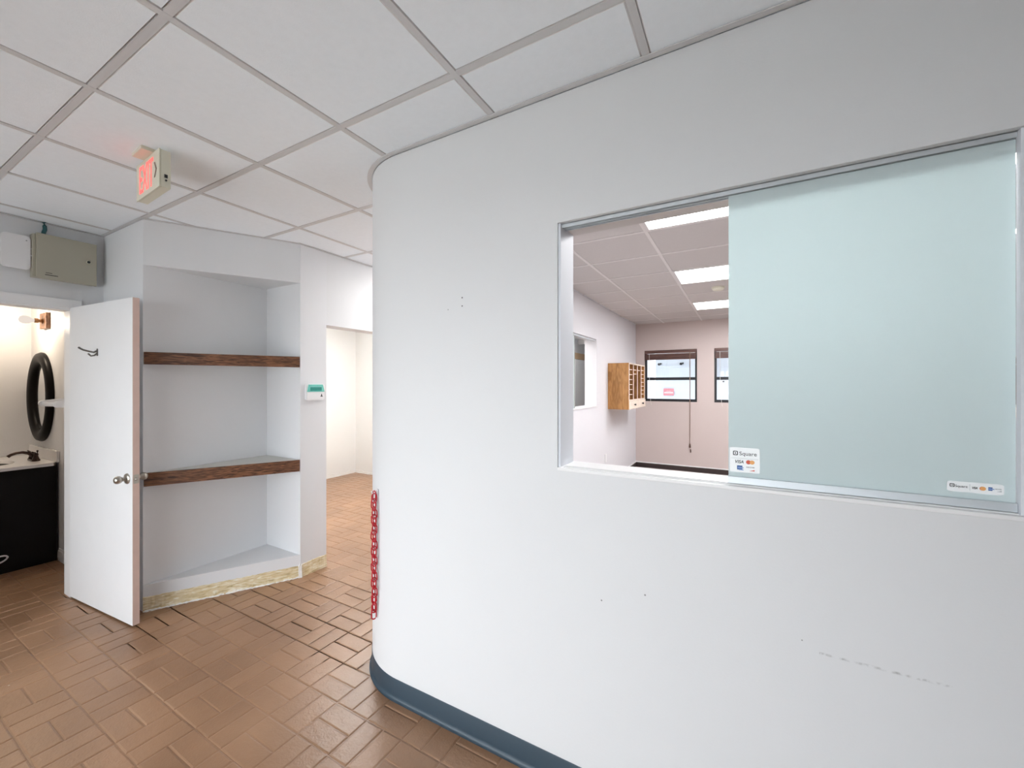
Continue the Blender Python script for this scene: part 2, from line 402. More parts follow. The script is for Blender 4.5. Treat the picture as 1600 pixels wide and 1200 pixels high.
# ------------------------------------------------------------------ floor: brick pavers in basket weave
def build_floor():
    rects = [(XL - .1, 3.6, YS, YF + .1), (-6.0, XL, -.7, YN + .05), (XP - .1, XO + .1, YF, 9.5), (XL, XO, YF, 2.1), (-5.9, XP, 2.15, 4.95), (XL, XP, .9, 2.0)]
    bm = new(); px, py = 0.2070, 0.2003; ox, oy = -2.088, 1.4885
    lay = bm.faces.layers.float.new('tone')
    g = 0.0026
    for i in range(-22, 30):
        for j in range(-22, 42):
            cx, cy = ox + (i + .5) * px, oy + (j + .5) * py
            if not any(a < cx < b and c < cy < d for a, b, c, d in rects): continue
            x0, y0 = ox + i * px, oy + j * py
            if (i + j) % 2 == 0: cells = [(x0, x0 + px, y0, y0 + py / 2), (x0, x0 + px, y0 + py / 2, y0 + py)]
            else: cells = [(x0, x0 + px / 2, y0, y0 + py), (x0 + px / 2, x0 + px, y0, y0 + py)]
            for a, b, c, d in cells:
                a += g * random.uniform(.6, 1.3); b -= g * random.uniform(.6, 1.3); c += g * random.uniform(.6, 1.3); d -= g * random.uniform(.6, 1.3)
                tx, ty = random.gauss(0, .0045), random.gauss(0, .0045)
                mx_, my_ = (a + b) / 2, (c + d) / 2
                def h(x, y, base): return base + (x - mx_) * tx + (y - my_) * ty
                bv = 0.006; ring = []
                for ins, z in ((-.002, -.005), (0.0012, -.0016), (bv, -.0004)):
                    ring.append([bm.verts.new((x, y, h(x, y, z))) for x, y in ((a + ins, c + ins), (b - ins, c + ins), (b - ins, d - ins), (a + ins, d - ins))])
                tone = random.gauss(0, .05)
                fs = [bm.faces.new(ring[2])]
                for k in (0, 1):
                    for q in range(4): fs.append(bm.faces.new((ring[k][q], ring[k][(q + 1) % 4], ring[k + 1][(q + 1) % 4], ring[k + 1][q])))
                for f in fs: f[lay] = tone; f.smooth = False
    for a, b, c, d in rects:
        f = bm.faces.new([bm.verts.new(p) for p in ((a, c, -.0030), (b, c, -.0030), (b, d, -.0030), (a, d, -.0030))]); f[lay] = -.08
    struct('floor', bm, M['paver'])
    bm = new(); box(bm, XR - .02, 3.6, YF + .1, YB, -.05, 0.0); struct('floor_office', bm, M['darkfloor'])
build_floor()

# ------------------------------------------------------------------ walls
R_, XC = 0.427, -1.437
ARC = [(XC - R_ * math.sin(a), YF + R_ * (1 - math.cos(a))) for a in [k * PI / 2 / 28 for k in range(29)]]
WX0, WX1, WZ0, WZ1 = -0.609, 0.588, 1.181, 2.117       # reception hatch opening
WT = 2.601                                             # wall tops, under the ceiling

bm = new()
poly = [(WX0, YF)] + ARC + [(XO, 2.2), (XR, 2.2), (XR, YF + .14), (WX0, YF + .14)]
prism(bm, poly[::-1], 0, WT)
box(bm, WX0, WX1, YF, YF + .14, 0, WZ0); box(bm, WX0, WX1, YF, YF + .14, WZ1, WT); box(bm, WX1, 3.6, YF, YF + .14, 0, WT)
bm2 = bm
struct('wall_front', bm, [M['lobby']], smooth=True, angle=12)

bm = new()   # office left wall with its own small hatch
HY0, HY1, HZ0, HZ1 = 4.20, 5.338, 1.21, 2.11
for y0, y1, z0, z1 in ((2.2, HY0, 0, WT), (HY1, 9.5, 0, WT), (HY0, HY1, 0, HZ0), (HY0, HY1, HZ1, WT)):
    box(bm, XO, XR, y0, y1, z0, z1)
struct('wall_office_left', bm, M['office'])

bm = new()   # office back wall with two windows
W2 = [(-1.545, -0.674), (-0.409, 0.462)]; BZ0, BZ1 = 1.20, 2.117
xs = [XR, W2[0][0], W2[0][1], W2[1][0], W2[1][1], 3.6]
for k in (0, 2, 4): box(bm, xs[k], xs[k + 1], YB, YB + .16, 0, CEIL + .1)
for a, b in W2: box(bm, a, b, YB, YB + .16, 0, BZ0); box(bm, a, b, YB, YB + .16, BZ1, CEIL + .1)
struct('wall_office_back', bm, M['beige'])
bm = new(); box(bm, 3.6, 3.74, YS - .12, YB + .16, 0, CEIL + .1); struct('wall_right', bm, M['grey'])

bm = new()   # left wall with the restroom doorway
DY0, DY1, DZ = 0.13, 1.0, 2.04
box(bm, XL - .12, XL, YS, DY0, 0, WT); box(bm, XL - .12, XL, DY1, YN, 0, WT); box(bm, XL - .12, XL, DY0, DY1, DZ, WT)
struct('wall_left', bm, M['grey'])

bm = new()   # block with the corner niche
NX = -3.46; NY = 1.985
prism(bm, [(XL - .12, YN), (NX, YN), (NX, NY), (XP, NY), (XP, 2.215), (XL - .12, 2.215)], 0, WT)
tri = [(NX, YN), (-3.013, NY), (NX, NY)]
prism(bm, tri, 2.30, WT); prism(bm, tri, 0, 0.175)
struct('wall_niche', bm, M['grey'])

bm = new()   # hall wall: lintel over the opening, then solid wall further on
box(bm, XP - .16, XP, 2.215, 4.83, 2.0, WT); box(bm, XP - .16, XP, 4.83, 9.5, 0, WT)
struct('wall_hall', bm, M['lobby'])
bm = new(); box(bm, XP - .2, XR, 9.5, 9.62, 0, WT); struct('wall_hall_end', bm, M['white_wall'])
bm = new(); box(bm, -5.91, -5.79, 2.215, 4.95, 0, WT); struct('wall_side_room_left', bm, M['white_wall'])
bm = new(); box(bm, -5.79, XP - .16, 4.83, 4.95, 0, WT); struct('wall_side_room_back', bm, M['white_wall'])
bm = new(); box(bm, -5.91, XL - .12, 2.1, 2.215, 0, WT); struct('wall_side_room_front', bm, M['white_wall'])
bm = new(); box(bm, -5.95, XL - .12, YN, YN + .12, 0, 2.5); struct('wall_restroom_right', bm, M['rest'])
bm = new(); box(bm, -6.05, -5.93, -.7, YN + .12, 0, 2.5); struct('wall_restroom_back', bm, M['rest'])
bm = new(); box(bm, -5.93, XL - .12, -.82, -.7, 0, 2.5); struct('wall_restroom_left', bm, M['rest'])
bm = new(); box(bm, -6.05, XL - .12, -.82, YN + .12, 2.5, 2.56); struct('ceiling_restroom', bm, M['white'])

# unseen storefront behind the photographer, placed and sized to light the lobby
bm = new()
SX0, SX1, SZ0, SZ1 = -3.95, 0.6, .10, 2.05
box(bm, XL - .12, 3.74, YS - .12, YS, SZ1, CEIL + .1); box(bm, XL - .12, 3.74, YS - .12, YS, 0, SZ0)
box(bm, XL - .12, SX0, YS - .12, YS, SZ0, SZ1); box(bm, SX1, 3.74, YS - .12, YS, SZ0, SZ1)
struct('wall_back', bm, M['grey'])
wf = sempty('window_4', (0, YS, .12))
bm = new()
for x in (SX0, SX0 + 1.125, SX0 + 2.25, SX0 + 3.375, SX1 - .05): box(bm, x, x + .05, YS - .1, YS - .02, SZ0, SZ1)
box(bm, SX0 + .05, SX1 - .05, YS - .1, YS - .02, SZ0, SZ0 + .05); box(bm, SX0 + .05, SX1 - .05, YS - .1, YS - .02, SZ1 - .05, SZ1)
obj('window_frame', bm, M['alu'], wf)
bm = new(); box(bm, SX0, SX1, YS - .065, YS - .058, SZ0 + .05, SZ1 - .05); obj('window_glass', bm, M['glass'], wf)

# ------------------------------------------------------------------ ceilings
GX, GY, GP = -0.2805, 0.562, 0.6096
def grid_ceiling(name, rects, xs, ys, mt, me, mtile_edge):
    bm = new()
    w = 0.012; zt = CEIL + .010; z0 = CEIL
    X = [rects[0]] + list(xs) + [rects[1]]; Yv = [rects[2]] + list(ys) + [rects[3]]
    for i in range(len(X) - 1):
        for j in range(len(Yv) - 1):
            a, b, c, d = X[i] + w, X[i + 1] - w, Yv[j] + w, Yv[j + 1] - w
            if b - a < .02 or d - c < .02: continue
            e = .006; lo = zt - .0085
            r1 = [bm.verts.new((x, y, zt)) for x, y in ((a, c), (b, c), (b, d), (a, d))]
            # tegular edge: tile face hangs a little lower than its rim
            r2 = [bm.verts.new((x, y, lo)) for x, y in ((a + e, c + e), (b - e, c + e), (b - e, d - e), (a + e, d - e))]
            bm.faces.new(r2).material_index = 0
            for q in range(4):
                bm.faces.new((r1[q], r1[(q + 1) % 4], r2[(q + 1) % 4], r2[q])).material_index = 2
    for x in xs: box(bm, x - w, x + w, rects[2], rects[3], z0, zt + .002, 1)
    for y in ys: box(bm, rects[0], rects[1], y - w, y + w, z0 + .0004, zt + .002, 1)
    box(bm, rects[0], rects[1], rects[2], rects[3], zt + .004, zt + .03, 1)
    struct(name, bm, [mt, me, mtile_edge])
gx = sorted([GX - GP * k for k in range(0, 9)] + [GX + GP * k for k in range(1, 7)])
gy = sorted([GY + GP * k for k in range(-4, 15)])
grid_ceiling('ceiling', (-5.95, 3.6, YS, 9.5), [x for x in gx if -5.9 < x < 3.55], [y for y in gy if YS + .05 < y < 9.45], M['tile'], M['tee'], M['tile_edge'])
OXS = [-1.21, -0.60, .01 + .61, 1.23, 1.84, 2.45, 3.06]
OYS = [1.83, 2.425, 3.02, 3.615, 4.21, 4.805, 5.40, 5.96, 6.56, 7.16]

# the office has its own lower skin of tiles, so its grid can run on another module
def office_ceiling():
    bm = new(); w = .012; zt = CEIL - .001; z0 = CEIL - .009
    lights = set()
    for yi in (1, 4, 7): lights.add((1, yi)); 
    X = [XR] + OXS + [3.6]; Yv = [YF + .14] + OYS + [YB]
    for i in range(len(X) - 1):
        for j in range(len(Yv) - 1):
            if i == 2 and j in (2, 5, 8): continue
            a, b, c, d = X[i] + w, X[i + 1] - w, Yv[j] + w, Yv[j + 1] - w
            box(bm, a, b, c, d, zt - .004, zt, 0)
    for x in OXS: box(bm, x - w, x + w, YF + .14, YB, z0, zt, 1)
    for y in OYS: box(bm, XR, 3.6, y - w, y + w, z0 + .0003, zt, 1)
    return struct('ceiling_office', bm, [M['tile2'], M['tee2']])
office_ceiling()

# wall angle moulding: a narrow strip under the ceiling, with an open shadow gap to the wall
def strip(bm, path, inn, out, z0, z1, mi=0):
    """band following a path, offset to the left-hand side by inn..out"""
    n = len(path); P = [Vector((*p, 0)) for p in path]; L = []
    for i in range(n):
        ds = []
        if i > 0: ds.append((P[i] - P[i - 1]).normalized())
        if i < n - 1: ds.append((P[i + 1] - P[i]).normalized())
        ns = [Vector((-d.y, d.x, 0)) for d in ds]
        m = sum(ns, Vector()).normalized(); k = 1 / max(.35, m.dot(ns[0]))
        L.append((P[i] + m * (inn * k), P[i] + m * (out * k)))
    rows = [[bm.verts.new((a.x, a.y, z0)), bm.verts.new((b.x, b.y, z0)), bm.verts.new((b.x, b.y, z1)), bm.verts.new((a.x, a.y, z1))] for a, b in L]
    for i in range(n - 1):
        for q in range(4):
            f = bm.faces.new((rows[i][q], rows[i + 1][q], rows[i + 1][(q + 1) % 4], rows[i][(q + 1) % 4])); f.material_index = mi
    bm.faces.new(rows[0]).material_index = mi; bm.faces.new(rows[-1][::-1]).material_index = mi
FRONT = [(3.6, YF)] + [(WX0, YF)] + ARC + [(XO, 9.5)]
NICHE = [(XP, 9.5), (XP, 2.215), (XP, NY), (-3.013, NY), (NX, YN), (XL, YN), (XL, YS)]
bm = new(); strip(bm, FRONT, .004, .026, 2.6015, 2.6045); struct('trim_1', bm, M['tee'])
bm = new(); strip(bm, NICHE, .002, .022, 2.6015, 2.6045); struct('trim_2', bm, M['tee'])

# ------------------------------------------------------------------ blue-grey cove base round the curved wall
bm = new()
prof = [(0.000, 0.100), (0.0022, 0.100), (0.0035, 0.097), (0.0035, 0.022), (0.006, 0.010), (0.012, 0.003), (0.016, 0.0012), (0.016, 0.0005), (0.0, 0.0005)]
path = FRONT; P = [Vector((*p, 0)) for p in path]; rows = []
for i in range(len(P)):
    ds = []
    if i > 0: ds.append((P[i] - P[i - 1]).normalized())
    if i < len(P) - 1: ds.append((P[i + 1] - P[i]).normalized())
    ns = [Vector((d.y, -d.x, 0)) * 1 for d in ds]
    ns = [Vector((d.y, -d.x, 0)) for d in ds]
    m = sum(ns, Vector()).normalized() * -1
    rows.append([bm.verts.new(P[i] + m * o + Vector((0, 0, z))) for o, z in prof])
for i in range(len(rows) - 1):
    for q in range(len(prof)):
        k = (q + 1) % len(prof); bm.faces.new((rows[i][q], rows[i + 1][q], rows[i + 1][k], rows[i][k]))
cove_rows = rows
struct('baseboard_front', bm, M['cove'], smooth=True, angle=40)

# torn strip of bare wall where the skirting was pulled off the niche and pier
def torn_strip(name, a, b, h, m, thick=.0035, step=.012, jag=.006, z0=0.0):
    bm = new(); a = Vector((*a, 0)); b = Vector((*b, 0)); d = (b - a); n = max(4, int(d.length / step)); dn = d.normalized(); nn = Vector((dn.y, -dn.x, 0))
    pr = []
    for i in range(n + 1):
        p = a + d * (i / n); t = h + random.uniform(-jag, jag) ; o = nn * (thick * random.uniform(.5, 1.3))
        pr.append([bm.verts.new(p + Vector((0, 0, z0)) ), bm.verts.new(p + nn * thick * random.uniform(.8, 2.4) + Vector((0, 0, z0))), bm.verts.new(p + o + Vector((0, 0, h * .5))), bm.verts.new(p + o + Vector((0, 0, t - .004))), bm.verts.new(p + Vector((0, 0, t)))])
    for i in range(n):
        for q in range(4): bm.faces.new((pr[i][q], pr[i + 1][q], pr[i + 1][q + 1], pr[i][q + 1]))
    return struct(name, bm, m)
torn_strip('trim_3', (NX, YN), (-3.016, NY), .095, M['residue'], jag=.0018)
torn_strip('trim_4', (XP, NY + .004), (XP, 2.215), .100, M['residue'], jag=.003)
torn_strip('trim_5', (NX, YN), (-3.016, NY), .010, M['torn'], thick=.008, jag=.004)
torn_strip('trim_6', (-3.018, NY - .012), (-3.008, NY + .012), .10, M['torn'], thick=.009, jag=.01, step=.004)
torn_strip('trim_7', (-5.79, 2.3), (-5.79, 4.82), .05, M['torn'], thick=.006, jag=.02, step=.05)
torn_strip('trim_8', (-5.78, 4.83), (-3.2, 4.83), .04, M['torn'], thick=.006, jag=.015, step=.05)

# restroom door casing and skirting
bm = new()
box(bm, XL, XL + .012, DY0 - .06, DY1 + .055, DZ, DZ + .062); box(bm, XL, XL + .012, DY0 - .06, DY0, 0, DZ)
box(bm, XL - .12, XL, DY0, DY1, DZ - .012, DZ); box(bm, XL - .12, XL, DY1 - .001, DY1 + .0, 0, DZ)
struct('trim_9', bm, M['white'])
bm = new(); box(bm, -5.12, XL - .12, YN - .012, YN, 0, .085); box(bm, -5.12, XL - .12, YN - .006, YN, .085, .10)
struct('baseboard_restroom', bm, M['white'])
bm = new(); box(bm, XR, 3.6, YB - .012, YB, .012, .092); box(bm, XR, XR + .012, 2.2, YB - .012, .012, .092)
struct('baseboard_office', bm, M['vinyl_dark'])
bm = new(); box(bm, XR, 3.6, YB - .014, YB, .0925, .108); box(bm, XR, XR + .014, 2.2, YB - .014, .0925, .108)
struct('trim_10', bm, M['white'])
bm = new(); box(bm, XR, XR + .02, 4.315, 4.40, 0.01, WT - .01); struct('trim_11', bm, M['brown_trim'])

# ------------------------------------------------------------------ reception hatch with sliding frosted pane (window_1)
w1 = sempty('window_1', (WX0, YF, WZ0))
bm = new(); box(bm, WX0 + .0002, WX0 + .010, YF + .006, YF + .14, WZ0 + .012, WZ1 - .001, bev=.001); box(bm, WX1 - .010, WX1 - .0002, YF + .006, YF + .14, WZ0 + .012, WZ1 - .001, bev=.001)
obj('jamb_liner', bm, M['jamb'], w1)
bm = new(); box(bm, WX0 + .0002, WX1 - .0002, YF - .004, YF + .15, WZ0 + .0002, WZ0 + .012, bev=.002)
obj('sill', bm, M['white'], w1)
bm = new()   # head track: aluminium channel with two grooves
box(bm, WX0 + .011, WX1 - .011, YF + .018, YF + .0205, WZ1 - .016, WZ1 - .001)
box(bm, WX0 + .011, WX1 - .011, YF + .036, YF + .0385, WZ1 - .016, WZ1 - .001)
box(bm, WX0 + .011, WX1 - .011, YF + .054, YF + .0565, WZ1 - .016, WZ1 - .001)
box(bm, WX0 + .011, WX1 - .011, YF + .018, YF + .0565, WZ1 - .003, WZ1 - .0005)
obj('head_track', bm, M['alu'], w1)
bm = new()
box(bm, WX0 + .011, WX1 - .011, YF + .0206, YF + .0359, WZ1 - .009, WZ1 - .003); box(bm, WX0 + .011, WX1 - .011, YF + .0386, YF + .0539, WZ1 - .009, WZ1 - .003)
obj('track_groove', bm, M['dark_gap'], w1)
bm = new(); box(bm, WX0 + .011, WX1 - .011, YF + .057, YF + .139, WZ1 - .008, WZ1 - .0005); obj('head_liner', bm, M['head_paint'], w1)
bm = new()   # bottom guide let into the sill
box(bm, WX0 + .02, WX1 - .011, YF + .010, YF + .012, WZ0 + .012, WZ0 + .0155); box(bm, WX0 + .02, WX1 - .011, YF + .028, YF + .030, WZ0 + .012, WZ0 + .0155)
obj('bottom_guide', bm, M['white'], w1)
GYF = YF + .022; PX0, PX1 = -.0385, .5768
bm = new(); box(bm, PX0, PX1, GYF, GYF + .006, WZ0 + .016, WZ1 - .0095); pane = obj('sliding_pane', bm, M['glass_green'], w1)
bm = new(); box(bm, PX0 + .001, PX1 - .001, GYF - .0005, GYF - .0001, WZ0 + .016, WZ1 - .020); obj('frosted_film', bm, M['film'], pane)
bm = new()
box(bm, PX0 - .001, PX1 + .0004, GYF - .006, GYF - .0005, WZ0 + .0160, WZ0 + .0380, bev=.001)
box(bm, PX0 - .001, PX1 + .0004, GYF + .0075, GYF + .0105, WZ0 + .0160, WZ0 + .0380)
obj('bottom_rail', bm, M['alu'], pane)

# ---------------------------------- stickers on the pane
def logo_square(parent, x, z, s, y):
    """rounded square outline with a dot"""
    bm = new()
    o = rrect(x, x + s, z, z + s, s * .2); i = rrect(x + s * .17, x + s * .83, z + s * .17, z + s * .83, s * .1)
    f = [bm.verts.new((a, y, b)) for a, b in o]; g = [bm.verts.new((a, y, b)) for a, b in i]; n = len(o)
    for k in range(n): bm.faces.new((f[k], f[(k + 1) % n], g[(k + 1) % n], g[k]))
    r = bmesh.ops.extrude_face_region(bm, geom=list(bm.faces)); bmesh.ops.translate(bm, verts=[q for q in r['geom'] if isinstance(q, bmesh.types.BMVert)], vec=(0, -.0005, 0))
    c = x + s / 2; d = z + s / 2; q = s * .13
    prism(bm, rrect(c - q, c + q, d - q, d + q, q * .4), y, y - .0005, flat=XZ)
    return obj('square_logo', bm, M['ink'], parent)
def ovals(parent, x0, x1, z0, z1, y):
    r = (z1 - z0) / 2; zc = (z0 + z1) / 2
    for k, (cx, m) in enumerate(((x0 + r * 1.05, 'ink_red'), (x1 - r * 1.05, 'ink_orange'))):
        bm = new(); prism(bm, [(cx + r * 1.05 * math.cos(t), zc + r * math.sin(t)) for t in [2 * PI * i / 24 for i in range(24)]], y - .0001 * k, y - .0004 - .0001 * k, flat=XZ)
        obj('card_circle', bm, M[m], parent)
yS = GYF - .0007
sx0, sx1, sz0, sz1 = -.0345, .0468, 1.2335, 1.3095
st = thing('payment_sticker', 'square white card payment sticker in the lower left corner of the frosted pane', 'sticker', (sx0, yS, sz0))
bm = new(); prism(bm, rrect(sx0, sx1, sz0, sz1, .006), yS, yS - .0006, flat=XZ); obj('sticker_base', bm, M['sticker'], st)
yt = yS - .0007; W = sx1 - sx0; H = sz1 - sz0
logo_square(st, sx0 + W * .115, sz0 + H * .68, W * .165, yt)
obj('brand_lettering', text_bm('Square', sx0 + W * .33, sx0 + W * .90, sz0 + H * .64, sz0 + H * .84, yt), M['ink'], st)
bm = new(); box(bm, sx0 + W * .05, sx1 - W * .05, yt - .0004, yt, sz0 + H * .555, sz0 + H * .565); obj('divider_line', bm, M['ink_grey'], st)
obj('card_lettering', text_bm('VISA', sx0 + W * .19, sx0 + W * .47, sz0 + H * .36, sz0 + H * .49, yt, shear=.25, bold=.015), M['ink'], st)
ovals(st, sx0 + W * .55, sx0 + W * .83, sz0 + H * .345, sz0 + H * .51, yt)
bm = new(); box(bm, sx0 + W * .25, sx0 + W * .43, yt - .0004, yt, sz0 + H * .10, sz0 + H * .27); obj('blue_card', bm, M['ink_blue'], st)
bm = new(); box(bm, sx0 + W * .275, sx0 + W * .47, yt - .0007, yt - .00045, sz0 + H * .16, sz0 + H * .20); box(bm, sx0 + W * .31, sx0 + W * .47, yt - .0007, yt - .00045, sz0 + H * .08, sz0 + H * .115); obj('card_band', bm, M['ink_lightblue'], st)
obj('card_lettering', text_bm('DISCOVER', sx0 + W * .56, sx0 + W * .83, sz0 + H * .20, sz0 + H * .245, yt, bold=.01), M['ink'], st)
bm = new(); prism(bm, [(sx0 + W * .66, sz0 + H * .075), (sx0 + W * .83, sz0 + H * .075), (sx0 + W * .83, sz0 + H * .13)], yt, yt - .0004, flat=XZ); obj('orange_swoosh', bm, M['ink_red'], st)

rx0, rx1, rz0, rz1 = .456, .5565, 1.2345, 1.2605
st = thing('payment_sticker', 'long narrow white card payment sticker at the right end of the pane rail', 'sticker', (rx0, yS, rz0))
bm = new(); prism(bm, rrect(rx0, rx1, rz0, rz1, .006), yS, yS - .0006, flat=XZ); obj('sticker_base', bm, M['sticker'], st)
W = rx1 - rx0; H = rz1 - rz0
logo_square(st, rx0 + W * .05, rz0 + H * .42, H * .34, yt)
obj('brand_lettering', text_bm('Square', rx0 + W * .15, rx0 + W * .37, rz0 + H * .36, rz0 + H * .66, yt), M['ink'], st)
bm = new(); box(bm, rx0 + W * .405, rx0 + W * .412, yt - .0004, yt, rz0 + H * .2, rz0 + H * .8); obj('divider_line', bm, M['ink_grey'], st)
obj('card_lettering', text_bm('VISA', rx0 + W * .45, rx0 + W * .545, rz0 + H * .38, rz0 + H * .60, yt, shear=.25, bold=.015), M['ink'], st)
ovals(st, rx0 + W * .58, rx0 + W * .69, rz0 + H * .3, rz0 + H * .68, yt)
bm = new(); box(bm, rx0 + W * .73, rx0 + W * .80, yt - .0004, yt, rz0 + H * .35, rz0 + H * .68); obj('blue_card', bm, M['ink_blue'], st)
bm = new(); box(bm, rx0 + W * .735, rx0 + W * .83, yt - .0007, yt - .00045, rz0 + H * .46, rz0 + H * .56); obj('card_band', bm, M['ink_lightblue'], st)
obj('card_lettering', text_bm('DISCOVER', rx0 + W * .845, rx0 + W * .955, rz0 + H * .5, rz0 + H * .60, yt, bold=.01), M['ink_grey'], st)
bm = new(); prism(bm, [(rx0 + W * .87, rz0 + H * .3), (rx0 + W * .955, rz0 + H * .3), (rx0 + W * .955, rz0 + H * .42)], yt, yt - .0004, flat=XZ); obj('orange_swoosh', bm, M['ink_grey'], st)

# ------------------------------------------------------------------ restroom door (door_1), opened against the short wall
ang = math.atan2(.066, .852)
d1 = sempty('door_1', (-4.137, 0.998, 0), ang)
DW, DT, DB, DTOP = .853, .035, .012, 2.046
bm = new(); box(bm, 0, DW, 0, DT, DB, DTOP)
for f in bm.faces:
    if f.calc_center_median().x > DW - .001: f.material_index = 1
obj('door_leaf', bm, [M['door'], M['door_edge']], d1, local=True)
KX, KZ = DW - .062, .918
def knob(sgn):
    y0 = 0 if sgn < 0 else DT
    mt = Matrix.Translation((KX, y0, KZ)) @ Matrix.Rotation(PI / 2 if sgn < 0 else -PI / 2, 4, 'X')
    bm = new()
    lathe(bm, [(.033, 0), (.033, .004), (.029, .009), (.016, .013), (.0125, .018), (.0125, .026), (.017, .030), (.023, .038), (.0245, .047), (.022, .057), (.015, .064), (.006, .067)], 28, mt)
    k = obj('knob', bm, M['nickel'], d1, smooth=True, local=True)
    k['label'] = 'egg-shaped nickel door knob'
knob(-1); knob(1)
bm = new(); box(bm, DW, DW + .0015, .004, .031, KZ - .028, KZ + .028)
lathe(bm, [(.009, 0), (.009, .006), (.005, .010)], 16, Matrix.Translation((DW + .001, DT / 2, KZ)) @ Matrix.Rotation(PI / 2, 4, 'Y'))
obj('latch_plate', bm, M['nickel'], d1, local=True)
hx, hz = .405, 1.722     # double coat hook screwed to the door
bm = new()
prism(bm, rrect(hx - .007, hx + .007, hz - .026, hz + .022, .006), 0, -.004, flat=XZ)
pts = [(hx, -.003, hz + .006), (hx, -.02, hz - .004), (hx - .004, -.045, hz + .002), (hx - .010, -.068, hz + .010), (hx - .014, -.085, hz + .022)]
tube(bm, pts, [.0065, .0055, .0055, .0055, .006], 8)
bmesh.ops.create_uvsphere(bm, u_segments=10, v_segments=8, radius=.0065, matrix=Matrix.Translation(pts[-1]))
pts = [(hx, -.003, hz - .010), (hx, -.016, hz - .024), (hx - .003, -.032, hz - .028), (hx - .006, -.042, hz - .016)]
tube(bm, pts, [.0055, .005, .005, .0055], 8)
bmesh.ops.create_uvsphere(bm, u_segments=10, v_segments=8, radius=.0055, matrix=Matrix.Translation(pts[-1]))
h = obj('coat_hook', bm, M['hookmetal'], d1, smooth=True, local=True); h['label'] = 'double-pronged pewter coat hook on the door face'

# ------------------------------------------------------------------ niche shelves
nd_ = Vector((-3.013 - NX, NY - YN, 0)).normalized(); nn_ = Vector((nd_.y, -nd_.x, 0))
def shelf(z0, z1, label, lipdrop):
    t = thing('corner_shelf', label, 'shelf', (NX, YN, z0), 0, 'wood-edged shelves in the wall niche')
    ft = .018
    a = Vector((NX, YN, 0)) + nd_ * .006; b = Vector((-3.013, NY, 0)) - nd_ * .004
    bm = new(); prism(bm, [(NX + .0008, YN + .012), (-3.013 - .014, NY - .0008), (NX + .0008, NY - .0008)], z0 + .02, z1)
    obj('board', bm, M['shelf_top'], t)
    bm = new(); p = [a, b, b + nn_ * ft, a + nn_ * ft]
    p = [a - nn_ * .006, b - nn_ * .006, b + nn_ * .010, a + nn_ * .010]
    prism(bm, [(v.x, v.y) for v in p][::-1], z0, z1)
    f = obj('fascia', bm, M['shelf_wood'], t); f['label'] = 'dark oak front edge'
shelf(1.640, 1.722, 'upper of the two dark oak fronted shelves in the angled niche', 0)
shelf(0.830, 0.918, 'lower of the two dark oak fronted shelves in the angled niche', 0)

# ------------------------------------------------------------------ exit sign
ex = thing('exit_sign', 'lit red and cream EXIT sign hung under the ceiling tiles', 'exit sign', (-2.474, .857, 2.415), math.radians(-3.6))
w, h = .30, .172
bm = new(); box(bm, -w / 2, w / 2, .004, .042, 0.0, h, bev=.003); obj('housing', bm, M['cream'], ex, local=True)
bm = new(); box(bm, -w / 2 - .001, w / 2 + .001, -.002, .0035, -.002, h + .002, bev=.0015); obj('face_plate', bm, M['cream'], ex, local=True)
bm = new(); box(bm, -w / 2 + .03, w / 2 - .03, .043, .050, .012, h - .01, bev=.002); obj('back_plate', bm, M['cream'], ex, local=True)
bm = new(); box(bm, -.055, .075, -.045, .040, h + .003, h + .0195, bev=.003); obj('canopy', bm, M['cream'], ex, local=True)
bm = text_bm('EXIT', -.103, .078, .022, .152, -.0022, depth=.0012)
obj('exit_lettering', bm, M['exit_red'], ex, local=True)
bm = new(); 
prism(bm, [(.090, .122), (.102, .122), (.124, .087), (.102, .052), (.090, .052), (.110, .087)], -.0022, -.0034, flat=XZ); obj('arrow', bm, M['cord'], ex, local=True)
bm = new(); box(bm, w / 2 + .0005, w / 2 + .003, .017, .029, .045, .060); lathe(bm, [(.004, 0), (.004, .004)], 12, Matrix.Translation((w / 2 + .0005, .023, .033)) @ Matrix.Rotation(PI / 2, 4, 'Y'))
obj('test_button', bm, M['black'], ex, local=True)

# ------------------------------------------------------------------ left wall: alarm panel, white unit, cable
t = thing('alarm_cabinet', 'beige metal alarm cabinet above the restroom door', 'control panel', (XL, .97, 2.215))
bm = new(); box(bm, XL - .001, XL + .055, .812, 1.112, 2.222, 2.506, bev=.002); obj('back_box', bm, M['panel'], t)
bm = new(); box(bm, XL + .056, XL + .070, .826, 1.118, 2.214, 2.514, bev=.003); cv = obj('cover', bm, M['panel'], t)
bm = new(); lathe(bm, [(.013, 0), (.013, .003), (.010, .004)], 20, Matrix.Translation((XL + .0701, 1.075, 2.378)) @ Matrix.Rotation(PI / 2, 4, 'Y')); lk = obj('lock_ring', bm, M['cream'], cv, smooth=True)
bm = new(); lathe(bm, [(.009, 0), (.009, .006), (.006, .007)], 16, Matrix.Translation((XL + .0702, 1.075, 2.378)) @ Matrix.Rotation(PI / 2, 4, 'Y')); obj('lock', bm, M['black'], cv, smooth=True)
bm = new(); box(bm, XL + .0701, XL + .0707, .865, .925, 2.240, 2.2445); box(bm, XL + .0701, XL + .0707, .868, .898, 2.254, 2.2575); obj('printed_lines', bm, M['ink'], cv)
t = thing('wireless_unit', 'white rounded square plastic unit left of the alarm cabinet', 'router', (XL, .745, 2.262))
bm = new(); prism(bm, rrect(.690, .800, 2.275, 2.470, .012), XL - .001, XL + .022, flat=lambda y, z, x: (x, y, z)); obj('back_shell', bm, M['cream'], t)
